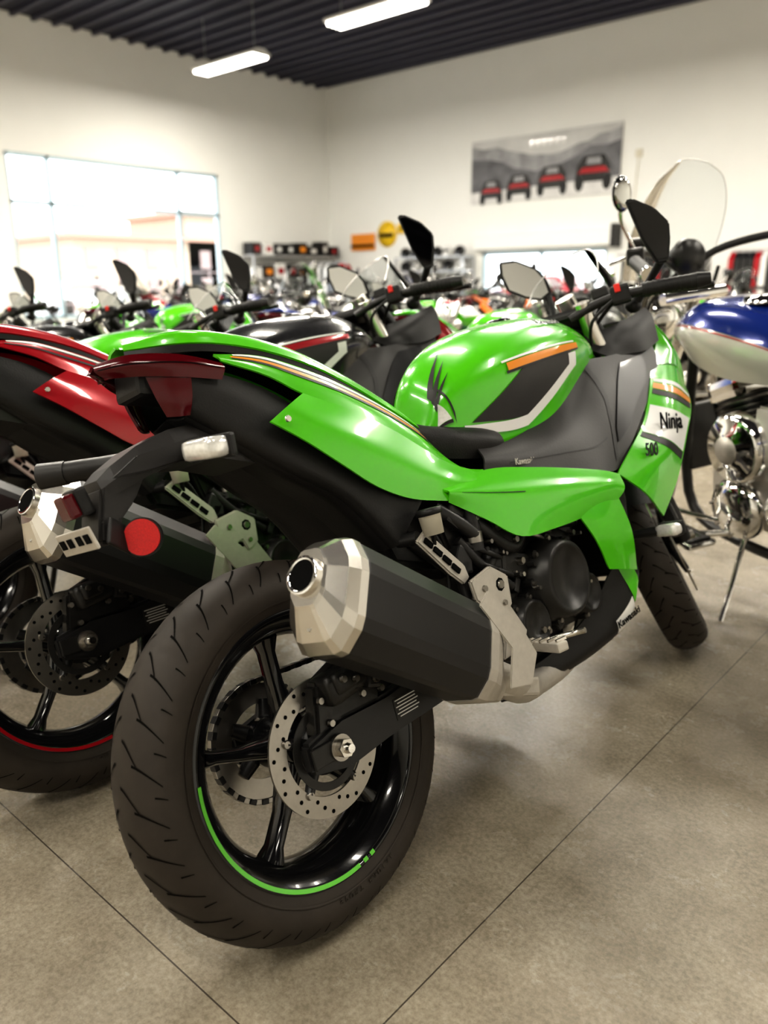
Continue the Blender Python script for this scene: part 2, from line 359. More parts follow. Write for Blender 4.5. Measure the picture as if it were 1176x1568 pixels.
    # black rear side panels
    for s in both([[(-.065,-.078,.935),(.06,-.088,.885),(.15,-.110,.80),(.22,-.128,.72),(.31,-.145,.645)],
                   [(-.066,-.075,.90),(.02,-.092,.85),(.11,-.112,.77),(.185,-.125,.70),(.27,-.138,.61)],
                   [(-.070,-.058,.863),(-.012,-.078,.812),(.07,-.095,.742),(.156,-.110,.672),(.225,-.120,.572)],
                   [(-.070,-.0,.870),(-.012,-.0,.822),(.07,-.0,.752),(.156,-.0,.685),(.235,-.0,.59)]]):
        s.emit(body,PLAST)
    body.plate([(.20,.66),(.36,.64),(.36,.50),(.24,.54)],-.10,.10,PLAST,.01)
    for s in both([[(-.128,-.026,.975),(-.05,-.080,.966),(.05,-.087,.952),(.15,-.094,.918),(.24,-.10,.868),(.33,-.104,.807),(.39,-.10,.768)],
                   [(-.132,-.03,.960),(-.05,-.078,.955),(.05,-.086,.94),(.15,-.095,.905),(.24,-.103,.855),(.33,-.106,.795),(.39,-.10,.755)]]):s.emit(body,PLAST,5,.003)
    for p in((.052,-.140,.822),(.052,.140,.822)):body.bolt(p,.006,ALU,(0,-1 if p[1]<0 else 1,0),.003)
    # belly pan
    for s in both([[(.50,-.10,.235),(.62,-.125,.255),(.74,-.150,.30),(.80,-.185,.37),(.86,-.205,.40)],[(.52,-.105,.20),(.64,-.120,.20),(.76,-.150,.215),(.84,-.180,.25),(.89,-.19,.33)],[(.52,-.02,.175),(.64,-.02,.18),(.76,-.02,.195),(.85,-.02,.23),(.91,-.02,.33)]]):
        s.emit(body,PLAST)
        s.strip(body,WHITE,2.4,3.2,.62,.98);s.strip(body,GREEN,3.25,3.8,.1,.8);s.strip(body,GOLD,2.4,3.2,1.05,1.15)
        p=s.pt(2.8,.8);n=s.nrm(2.8,.8);sg=1 if p[1]<0 else -1
        text(body,"Kawasaki",.022,Vector(p)+Vector(n)*.003,(sg,-.2,.2),(0,0,1),DARK,.1)
    parts['bodywork']=body
    # ---- lights
    L=MB()
    for s in both([[(-.168,-.008,.964),(-.130,-.042,.966),(-.07,-.076,.953),(-.008,-.092,.930)],[(-.174,-.010,.953),(-.135,-.050,.950),(-.07,-.084,.938),(-.008,-.097,.920)],[(-.160,-.010,.940),(-.12,-.050,.930),(-.065,-.082,.915),(-.015,-.092,.904)]]):
        s.emit(L,REDL);s.strip(L,DARK,.1,2.9,.95,1.05,off=.0006)
    for s in both([[(-.115,-.045,.930),(-.09,-.066,.922),(-.062,-.082,.914)],[(-.108,-.046,.897),(-.088,-.066,.890),(-.066,-.078,.885)],[(-.098,-.046,.866),(-.084,-.060,.862),(-.070,-.066,.861)]]):s.emit(L,REDL)
    L.box((-.085,0,.925),(.08,.08,.05),PLAST,(0,.15,0),.01)
    # plate holder
    def rect(x,z,hy,hz,nz=0):return [(x-nz*hz,-hy,z-hz),(x-nz*hz*.5,-hy*1.05,z),(x,-hy*.8,z+hz),(x,hy*.8,z+hz),(x-nz*hz*.5,hy*1.05,z),(x-nz*hz,hy,z-hz)]
    L.loft([rect(.03,.800,.062,.030),rect(-.04,.822,.058,.030),rect(-.10,.822,.052,.026),rect(-.155,.808,.044,.024),rect(-.20,.790,.036,.020),rect(-.222,.780,.030,.014)],DPLAST,smooth=False)
    L.plate([(-.14,.80),(-.19,.805),(-.222,.785),(-.238,.735),(-.246,.705),(-.222,.700),(-.205,.73),(-.175,.755)],-.034,.034,DPLAST,.006)
    L.plate([(-.06,.83),(-.17,.815),(-.215,.79),(-.16,.790),(-.06,.80)],-.060,-.052,DPLAST,.002)
    L.box((-.21,-.035,.705),(.07,.006,.04),PLAST,(0,.5,.5),.003)
    L.box((-.262,0,.766),(.018,.036,.036),REDL,(0,-.2,0),.005);L.box((-.245,0,.77),(.02,.042,.042),PLAST,(0,-.2,0),.005)
    L.box((-.262,0,.716),(.005,.110,.034),CAST,(0,-.25,0),.002)
    for y in(-.040,-.015,.015,.040):L.box((-.2655,y,.716),(.002,.016,.014),DARK,(0,-.25,0),.001)
    n=Vector((-.70,-.71,.05)).normalized();p=Vector((-.190,-.050,.700))
    L.tube([p-n*.006,p+n*.003],[.0285,.0285],PLAST,32,1);L.tube([p+n*.003,p+n*.0055],[.0265,.0262],REFL,32,1)
    # right signal
    L.tube([(-.06,-.045,.805),(-.10,-.09,.800),(-.125,-.135,.796)],[.016,.013,.014],PLAST,12,4)
    L.box((-.128,-.170,.796),(.040,.062,.030),CLEARL,(.1,0,.15),.010,True);L.box((-.108,-.168,.796),(.014,.066,.034),PLAST,(.1,0,.15),.005)
    # left signal
    L.tube([(-.09,.045,.815),(-.15,.10,.825),(-.200,.135,.830)],[.020,.017,.018],DPLAST,14,4)
    L.tube([(-.192,.128,.829),(-.222,.158,.833)],[.019,.021],DPLAST,18,1);L.tube([(-.222,.158,.833),(-.224,.160,.8332)],[.016,.015],DARK,18,1)
    for sg in(-1,1):
        L.tube([(.93,sg*.18,.42),(.94,sg*.245,.42)],[.01,.012],PLAST,8,1);L.box((.94,sg*.270,.42),(.035,.055,.028),CLEARL,(0,0,sg*.2),.010,True);L.box((.955,sg*.270,.42),(.02,.060,.032),PLAST,(0,0,sg*.2),.006)
    parts['lights_and_plate_holder']=L
    # ---- rear wheel
    W=MB();W.m(GREEN)
    wheel(W,(0,0,.306),.072,GREEN,[-.085],.110)
    W.lathe((0,.085,.306),[(.065,-.003),(.098,-.003),(.098,.003),(.065,.003),(.065,-.003)],STEEL,60,smooth=False)
    for k in range(42):
        a=2*pi*k/42;W.box((.101*math.cos(a),.085,.306+.101*math.sin(a)),(.009,.004,.006),STEEL,(0,-a,0),0)
    for k in range(5):
        a=2*pi*k/5;W.tube([(.0,.08,.306),(.07*math.cos(a),.085,.306+.07*math.sin(a))],[.02,.012],SATB,8,1)
    path=[];R1=.103;R2=.035;c2=Vector((.46,.085,.35));c1=Vector((0,.085,.306))
    for k in range(19):
        a=pi/2+pi*k/18;path.append(c1+Vector((R1*math.cos(a),0,R1*math.sin(a))))
    for k in range(8):
        a=-pi/2+pi*k/7;path.append(c2+Vector((R2*math.cos(a),0,R2*math.sin(a))))
    path.append(path[0]);d=0;pts=[]
    for a,b in zip(path[:-1],path[1:]):
        Ln=(b-a).length
        while d<Ln:pts.append((a+(b-a)*(d/Ln),math.atan2((b-a).z,(b-a).x)));d+=.0127
        d-=Ln
    for i,(p,a) in enumerate(pts):
        W.box(p,(.013,.016 if i%2 else .011,.009),SATB if i%2 else STEEL,(0,-a,0),.001)
    parts['rear_wheel']=W
    T_=MB();tire(T_,(0,0,.306),.306,.072)
    parts['rear_tire']=T_
    # ---- front end (steered)
    F=MB();F.m(GREEN);F.T=steerM(30)
    wheel(F,(1.375,0,.293),.054,GREEN,[-.075],.150,True)
    for sg in(-1,1):
        F.tube([(1.375,sg*.10,.293),(1.30,sg*.10,.46)],[.026,.028],SATB,16,1);F.tube([(1.30,sg*.10,.46),(1.05,sg*.10,.985)],[.0205,.0205],SATB,16,1)
        F.tube([(1.062,sg*.10,.96),(1.045,sg*.10,.998)],[.025,.025],ALU,16,1)
    F.box((1.09,0,.90),(.09,.26,.03),SATB,(0,.43,0),.01);F.box((1.17,0,.73),(.09,.26,.035),SATB,(0,.43,0),.01)
    F.box((1.30,-.095,.36),(.06,.04,.09),ENG,(0,.4,0),.01)
    F.cyl((1.375,-.135,.293),(1.375,.135,.293),.012,STEEL)
    def arcfender(c,R,w,a0,a1):
        rows=[]
        for t in np.linspace(-1,1,7):
            rows.append([(c[0]+(R-.035*t*t)*math.cos(a),w*t,c[2]+(R-.035*t*t)*math.sin(a)) for a in np.linspace(a0,a1,8)])
        s=Surf(rows);s.emit(F,PLAST,3,0)
    arcfender((1.375,0,.293),.318,.07,math.radians(30),math.radians(150))
    parts['front_wheel_and_fork']=F
    TF=MB();TF.T=steerM(30);tire(TF,(1.375,0,.293),.293,.054)
    parts['front_tire']=TF
    # ---- handlebars & mirrors
    H=MB()
    dz=-.013
    def hp(l):return [(a,b,c+dz) for a,b,c in l]
    H.box((1.03,-.03,.955),(.09,.22,.025),SATB,(0,.3,.5),.01)
    H.tube(hp([(1.02,-.11,.965),(1.06,-.17,.985),(1.10,-.24,.987),(1.165,-.385,.967)]),.011,SATB,12)
    H.tube(hp([(1.112,-.262,.985),(1.125,-.29,.982),(1.142,-.33,.976),(1.160,-.373,.969)]),[.0175,.0165,.0165,.018],SEATM,14,3)
    for k in range(9):
        t=k/8;p=Vector((1.118,-.275,.984+dz)).lerp(Vector((1.156,-.363,.970+dz)),t);d=Vector((.4,-.9,-.08)).normalized();H.tube([p-d*.002,p+d*.002],.0185,SEATM,14,1)
    H.tube(hp([(1.160,-.373,.969),(1.172,-.400,.965)]),[.019,.014],SATB,14,1)
    H.box((1.088,-.218,.990+dz),(.04,.045,.045),PLAST,(0,0,.45),.008);H.box((1.070,-.222,1.005+dz),(.012,.014,.02),REDB,(0,0,.45),.002)
    H.tube(hp([(1.105,-.19,.985),(1.15,-.24,.985),(1.20,-.33,.965),(1.215,-.39,.955)]),[.009,.007,.007,.008],SATB,8)
    H.box((1.10,-.165,1.008+dz),(.055,.04,.028),PLAST,(0,.1,.3),.006)
    H.tube([(1.09,-.2,.97),(1.12,-.12,.93),(1.10,-.06,.85),(1.02,-.08,.78)],.005,PLAST,6)
    H.tube([(1.09,-.16,.97),(1.16,-.10,.95),(1.14,-.02,.85)],.004,PLAST,6)
    H.tube([(1.07,-.21,.97),(1.03,-.16,.93),(1.06,-.12,.86),(1.0,-.11,.80)],.004,PLAST,6)
    H.tube([(1.045,-.135,.985),(1.065,-.13,.93),(1.09,-.13,.87)],.021,ALU,12,3)
    H.tube([(.985,.07,.955),(.95,.12,.948),(.90,.19,.925)],.011,SATB,12);H.tube([(.94,.14,.945),(.885,.22,.918)],.0175,SEATM,14,1)
    H.tube([(.99,.12,.95),(.98,.18,.935),(.94,.25,.92)],.006,SATB,8)
    def mirror(c,w,h,yaw,tilt,base,pol,gl,foot):
        M=Matrix.Translation(c)@Matrix.Rotation(yaw,4,'Z')@Matrix.Rotation(tilt,4,'Y')
        H.plate([(a*w,b*h) for a,b in pol],-.002,.012,PLAST,.004,M=M)
        H.plate([(a*w*.75,b*h*.75) for a,b in pol],.010,.026,PLAST,.007,M=M)
        H.plate([(a*w*.86,b*h*.88) for a,b in pol],-.0035,-.002,gl,0,M=M)
        a=M@Vector((foot[0]*w,.010,foot[1]*h));b=Vector(base);mid=(a+b)/2+Vector((.006,0,0))
        H.tube([a,mid,b],[.011,.009,.014],PLAST,10,4);H.ball(b,.02,PLAST,6,(1.2,1,1))
    mirror((1.15,-.300,1.105),.090,.165,math.radians(-50),math.radians(2),(1.18,-.20,.955),[(-.50,.50),(-.30,.50),(.20,.30),(.50,.05),(.44,-.20),(.28,-.50),(.0,-.50),(-.26,-.15)],MIRD,(.12,-.45))
    mirror((1.31,.165,1.148),.130,.150,math.radians(-62),math.radians(0),(1.29,.09,.97),[(-.46,.50),(-.10,.44),(.32,.16),(.48,-.10),(.52,-.40),(.30,-.48),(-.05,-.34),(-.42,-.10),(-.50,.25)],MIRR,(.42,-.42))
    parts['handlebars_and_mirrors']=H
    G=MB()
    rows=[[(1.19,-.150,.93),(1.30,-.135,.945),(1.38,-.08,.955),(1.41,-.03,.955),(1.38,.02,.955),(1.30,.08,.945),(1.19,.10,.93)],
          [(1.16,-.150,1.0),(1.25,-.135,1.03),(1.32,-.085,1.05),(1.34,-.03,1.055),(1.32,.02,1.05),(1.25,.075,1.03),(1.16,.09,1.0)],
          [(1.15,-.140,1.045),(1.20,-.125,1.10),(1.255,-.080,1.145),(1.275,-.03,1.155),(1.255,.015,1.145),(1.20,.06,1.10),(1.15,.08,1.045)]]
    ws=Surf(rows);ws.emit(G,WIND,5,0)
    G.tube([ws.pt(u/4,2) for u in range(25)],.0022,CLEARL,6,1)
    parts['windscreen']=G
    # ---- exhaust
    E=MB()
    C0=Vector((-.050,-.258,.552));C1=Vector((.232,-.212,.378));ax=(C1-C0).normalized()
    up=Vector((0,0,1));up=(up-ax*up.dot(ax)).normalized();sd=ax.cross(up).normalized()
    def sec(c,k,dw=0,sh=0):
        w,h=.056,.080
        base=[(w,.030),(w*.93,.048),(.034,h*.95),(.022,h),(-.022,h),(-.034,h*.95),(-w*.93,.048),(-w,.030),(-w,-.030),(-w*.93,-.048),(-.034,-h*.95),(-.022,-h),(.022,-h),(.034,-h*.95),(w*.93,-.048),(w,-.030)]
        return [c+sd*(a*k)+up*(b*k+sh) for a,b in base]
    E.loft([sec(C0,1),sec(C0+ax*.01,1.02),sec(C1-ax*.01,1.02),sec(C1,1.0)],SATB,smooth=False)
    E.loft([sec(C0-ax*-.004,1.035),sec(C0-ax*.012,1.03),sec(C0-ax*.030,.90,0,.003),sec(C0-ax*.052,.55,0,.012),sec(C0-ax*.056,.50,0,.014)],ALU,smooth=False)
    mc=C0-ax*.052+up*.014
    E.tube([mc,mc-ax*.014],[.029,.027],ALU,24,1)
    pr=[]
    for k in range(24):
        a=2*pi*k/24;pr.append((math.cos(a),math.sin(a)))
    E.loft([[mc-ax*.0145+(sd*a+up*b)*.0275 for a,b in pr],[mc-ax*.0165+(sd*a+up*b)*.0235 for a,b in pr],[mc-ax*.014+(sd*a+up*b)*.021 for a,b in pr],[mc-ax*.0135+(sd*a+up*b)*.020 for a,b in pr]],CHROME,False)
    E.tube([mc-ax*.0150,mc-ax*.0146],.0215,DARK,24,1)
    for a,b in((0,-.052),(.025,.045),(-.03,.03)):E.bolt(C0-ax*.036+sd*a+up*b,.005,CHROME,-ax,.004)
    E.loft([sec(C1-ax*.004,1.035),sec(C1+ax*.02,1.03),sec(C1+ax*.05,.85,0,-.008),sec(C1+ax*.085,.52,0,-.025),sec(C1+ax*.10,.45,0,-.03)],CAST,smooth=False)
    E.plate([(.245,.452),(.275,.470),(.335,.40),(.365,.33),(.33,.285),(.27,.30),(.30,.36)],-.262,-.258,CAST,.0015)
    E.tube([C1+ax*.08-up*.02,(.36,-.19,.275),(.42,-.165,.245),(.52,-.12,.215),(.70,-.08,.20),(.86,-.05,.235),(.95,-.04,.36),(.92,-.04,.52)],[.030,.032,.030,.026,.024,.020,.020,.020],CAST,16)
    E.box((.36,-.205,.27),(.11,.02,.035),CAST,(0,.35,0),.006)
    for sg in (-.10,.02):E.tube([(.72,sg,.21),(.90,sg,.24),(.97,sg,.38),(.90,sg,.54)],.018,CAST,12)
    parts['exhaust']=E
    # ---- engine, frame, swingarm
    K=MB()
    K.box((.57,0,.40),(.34,.28,.22),ENG,(0,.05,0),.03);K.box((.70,0,.53),(.20,.26,.20),ENG,(0,.5,0),.02);K.box((.50,0,.57),(.30,.20,.18),ENG,(0,0,0),.02)
    K.box((.56,0,.27),(.28,.20,.08),ENG,(0,.0,0),.02)
    for k in range(6):K.box((.66+.018*k*.5,0,.47+.022*k),(.20,.275,.006),ENG,(0,.5,0),.001)
    def cover(c,r,h,mt=ENG,nb=8):
        K.lathe(c,[(r*1.08,.0),(r*1.08,-h*.4),(r,-h*.55),(r*.93,-h*.95),(r*.80,-h),(r*.78,-h*.93),(r*.55,-h*.93),(r*.5,-h*.86),(.0,-h*.88)],mt,48)
        for k in range(nb):
            a=2*pi*k/nb+.2;q=Vector((c[0]+r*1.05*math.cos(a),c[1]-h*.3,c[2]+r*1.05*math.sin(a)));K.tube([q+Vector((0,.01,0)),q-Vector((0,.012,0))],.010,mt,8,1);K.bolt(q-Vector((0,.012,0)),.0055,STEEL,(0,-1,0),.005)
    cover((.615,-.140,.405),.082,.062,ENG,9);cover((.50,-.135,.345),.050,.045,ENG,6);cover((.72,-.135,.345),.045,.04,ENG,6)
    K.box((.52,-.145,.46),(.12,.03,.05),ENG,(0,.3,0),.01)
    for s_ in(-1,1):
        K.tube([(1.06,s_*.05,.86),(.92,s_*.12,.74),(.72,s_*.155,.64),(.52,s_*.150,.55),(.40,s_*.135,.44),(.37,s_*.125,.33)],.019,SATB,12)
        K.tube([(1.02,s_*.05,.74),(.90,s_*.13,.62),(.74,s_*.15,.50)],.016,SATB,10)
        K.tube([(.92,s_*.12,.74),(.74,s_*.15,.50),(.55,s_*.15,.57)],.013,SATB,10,2)
        K.tube([(.52,s_*.12,.60),(.30,s_*.10,.66),(.10,s_*.07,.80),(-.05,s_*.05,.86)],.015,SATB,10)
        K.tube([(.40,s_*.12,.46),(.28,s_*.10,.58),(.18,s_*.08,.70)],.013,SATB,10)
        K.plate([(-.055,.283),(-.055,.330),(.02,.347),(.12,.345),(.38,.370),(.40,.285),(.12,.275),(.02,.265)],s_*.092,s_*.118,SATB,.006)
        K.box((-.02,s_*.121,.307),(.07,.005,.032),ENG,(0,0,0),.002)
        K.tube([(0,s_*.11,.306),(0,s_*.140,.306)],[.015,.015],ALU,6,1);K.tube([(0,s_*.12,.306),(0,s_*.127,.306)],.021,STEEL,20,1)
        K.tube([(0,s_*.138,.306),(0,s_*.150,.306)],[.009,.007],CHROME,12,1)
        K.plate([(.33,.60),(.42,.60),(.46,.46),(.45,.30),(.36,.27),(.33,.36),(.36,.47)],s_*.118,s_*.140,ENG,.006)
        K.bolt((.385,s_*.14,.335),.018,STEEL,(0,s_,0),.008);K.bolt((.42,s_*.14,.41),.010,STEEL,(0,s_,0),.006)
        K.plate([(.325,.478),(.39,.490),(.435,.460),(.428,.405),(.395,.390),(.385,.418),(.36,.412),(.330,.44)],s_*.178,s_*.187,CAST,.003)
        K.plate([(.375,.40),(.425,.41),(.46,.345),(.44,.318),(.37,.315),(.385,.345)],s_*.172,s_*.182,CAST,.003)
        K.bolt((.405,s_*.187,.45),.013,DARK,(0,s_,0),.001);K.bolt((.405,s_*.187,.45),.009,STEEL,(0,s_,0),.004);K.bolt((.358,s_*.187,.455),.007,STEEL,(0,s_,0),.004);K.bolt((.405,s_*.187,.415),.006,STEEL,(0,s_,0),.004)
        K.tube([(.42,s_*.15,.42),(.40,s_*.18,.42)],.012,ENG,8,1)
        K.box((.430,s_*.235,.322),(.026,.095,.018),CAST,(0,.0,s_*.25),.004)
        for q in range(5):K.box((.428,s_*(.20+.018*q),.333),(.024,.006,.006),ALU,(0,0,s_*.25),.001)
        K.tube([(.40,s_*.20,.315),(.46,s_*.215,.32),(.52,s_*.235,.315),(.53,s_*.26,.318)],.006,ALU,8)
        K.plate([(.235,.575),(.265,.590),(.345,.505),(.350,.480),(.330,.472),(.30,.50)],s_*.160,s_*.168,CAST,.003)
        for q in range(4):K.box((.262+.018*q,s_*.170,.566-.02*q),(.022,.004,.010),DARK,(0,.8,0),.001)
        K.tube([(.24,s_*.12,.58),(.25,s_*.16,.58)],.012,SATB,8,1)
        # frame gusset plates with bolt heads
        K.plate([(.44,.56),(.50,.585),(.53,.54),(.50,.50),(.46,.50)],s_*.160,s_*.170,SATB,.003)
        K.plate([(.60,.585),(.68,.60),(.66,.53),(.62,.50)],s_*.160,s_*.172,SATB,.003)
        for px,pz in((.46,.55),(.50,.56),(.505,.515),(.62,.57),(.66,.58),(.64,.53)):K.bolt((px,s_*.171,pz),.0075,STEEL,(0,s_,0),.006)
        K.tube([(.40,s_*.155,.52),(.41,s_*.155,.62)],.017,SATB,12,1);K.tube([(.40,s_*.155,.535),(.402,s_*.155,.555)],.0185,STEEL,12,1)
    K.box((.28,0,.32),(.05,.17,.06),SATB,(0,0,0),.01)
    # sticker
    K.box((.165,-.1185,.312),(.062,.001,.036),DPLAST,(0,0,0),0)
    for q in range(6):K.box((.165,-.1193,.3265-.0056*q),(.055-.01*(q%2),.0006,.0018),WHITE,(0,0,0),0)
    # caliper + bracket
    K.plate([(-.03,.33),(-.01,.41),(.06,.435),(.125,.40),(.115,.335),(.04,.325)],-.112,-.080,ENG,.006)
    K.box((.050,-.112,.400),(.105,.050,.050),ENG,(0,-.15,0),.012,True);K.box((.03,-.135,.405),(.045,.02,.035),ENG,(0,-.15,0),.008,True);K.box((.09,-.13,.385),(.03,.02,.03),ENG,(0,.3,0),.006)
    for p in((.02,-.146,.41),(.045,-.146,.402),(.09,-.141,.385),(.058,-.136,.372),(.115,-.118,.36),(-.01,-.114,.385),(.0,-.114,.345)):K.bolt(p,.0065,STEEL)
    K.tube([(.06,-.12,.42),(.12,-.135,.43),(.22,-.12,.39),(.30,-.13,.42),(.33,-.14,.52),(.30,-.14,.60)],.0045,PLAST,6)
    K.lathe((0,-.091,.306),[(.055,-.001),(.068,-.001),(.068,.001),(.055,.001)],ENG,48,smooth=False)
    # brake reservoir
    K.lathe((.275,-.176,.600),[(0,-.022),(.018,-.022),(.020,.012),(.023,.014),(.0,.014)],RESV,24,ax='z');K.lathe((.275,-.176,.616),[(.0,.009),(.023,.008),(.024,-.003),(0,-.003)],PLAST,24,ax='z')
    K.tube([(.275,-.176,.58),(.29,-.155,.54),(.33,-.15,.49)],.005,PLAST,6);K.tube([(.34,-.15,.50),(.345,-.155,.42)],[.010,.009],SATB,10,1)
    K.tube([(.40,-.15,.60),(.44,-.165,.54),(.50,-.165,.50),(.56,-.15,.52)],.012,PLAST,10);K.tube([(.46,-.14,.58),(.55,-.17,.55),(.66,-.16,.56)],.008,ENG,8)
    K.tube([(.36,-.15,.55),(.40,-.16,.49),(.47,-.16,.43)],.010,PLAST,8)
    K.tube([(.33,-.14,.62),(.37,-.155,.58),(.40,-.16,.55)],.014,SATB,10)
    for i in range(60):
        p=(random.uniform(.34,.75),-.150-random.random()*.020,random.uniform(.30,.60));K.bolt(p,random.uniform(.004,.008),random.choice([STEEL,ALU,ENG,STEEL]),(0,-1,0),.016)
    for i in range(24):
        p=(random.uniform(.34,.72),-.145,random.uniform(.30,.60));K.box(p,(random.uniform(.02,.05),.03,random.uniform(.015,.04)),random.choice([ENG,PLAST,SATB,ENG]),(0,random.uniform(-1,1),0),.005)
    for i in range(10):
        x=random.uniform(.34,.6);z=random.uniform(.45,.62);K.tube([(x,-.150,z),(x+.04,-.172,z-.03),(x+.09,-.155,z-.05)],random.uniform(.004,.007),random.choice([PLAST,ENG,STEEL]),8)
    K.box((.96,0,.50),(.035,.30,.30),ENG,(0,.35,0),.01);K.box((.90,-.10,.44),(.08,.16,.20),PLAST,(0,.3,0),.02);K.box((1.02,-.16,.60),(.12,.06,.12),PLAST,(0,0,0),.02)
    K.box((.80,0,.66),(.4,.22,.12),PLAST,(0,-.2,0),.02)
    K.tube([(.42,.12,.28),(.41,.20,.18),(.40,.275,.097)],.010,SATB,10);K.box((.40,.282,.0935),(.05,.03,.006),SATB,(.34,0,0),.002)
    parts['engine_and_frame']=K
    D=MB();s=Surf(B);p=s.pt(2.9,1.25);n=s.nrm(2.9,1.25)
    text(D,"500",.036,Vector(p)+Vector(n)*.005,(1,0,-.42),(0,.1,1),WHITE,.2)
    return [(n,p.mesh(n)) for n,p in parts.items()],[('number_decal',D.mesh('number_decal'))]
SPORT,NUMD=build_sport()
LAM=.3368
def place(kind,name,parts,x,y,head,lean,over=None,z=0.0057,s=1.0):
    e=bpy.data.objects.new(name,None);e.empty_display_size=.1;sc.collection.objects.link(e)
    e.matrix_world=Matrix.Translation((x,y,z))@Matrix.Rotation(head,4,'Z')@Matrix.Rotation(-lean,4,'X')@Matrix.Scale(s,4)
    for n,me in parts:
        o=bpy.data.objects.new(n,me);sc.collection.objects.link(o);o.parent=e
        if over:
            for i,ms in enumerate(o.material_slots):
                if ms.material and ms.material.name in over:
                    r=over[ms.material.name];ms.link='OBJECT';ms.material=r
    return e
HD=math.radians(88.6)
place('s','sport_motorcycle',SPORT,-.788,.767,HD,LAM)
place('s','sport_motorcycle',SPORT+NUMD,-1.451,.708,HD,LAM,{'green_paint':RED,'orange_stripe':RED,'tank_paint':BLACKP})
place('s','sport_motorcycle',SPORT,-2.18,.70,HD,LAM,{'orange_stripe':PLAST,'white_decal':PLAST,'tank_paint':GREEN},s=.94)
place('s','sport_motorcycle',SPORT,-2.93,.74,HD,LAM,{'green_paint':BLACKP,'tank_paint':BLACKP},s=.93)
place('s','sport_motorcycle',SPORT,-3.70,.70,HD,LAM,{'green_paint':GREEN,'tank_paint':GREEN},s=.92)
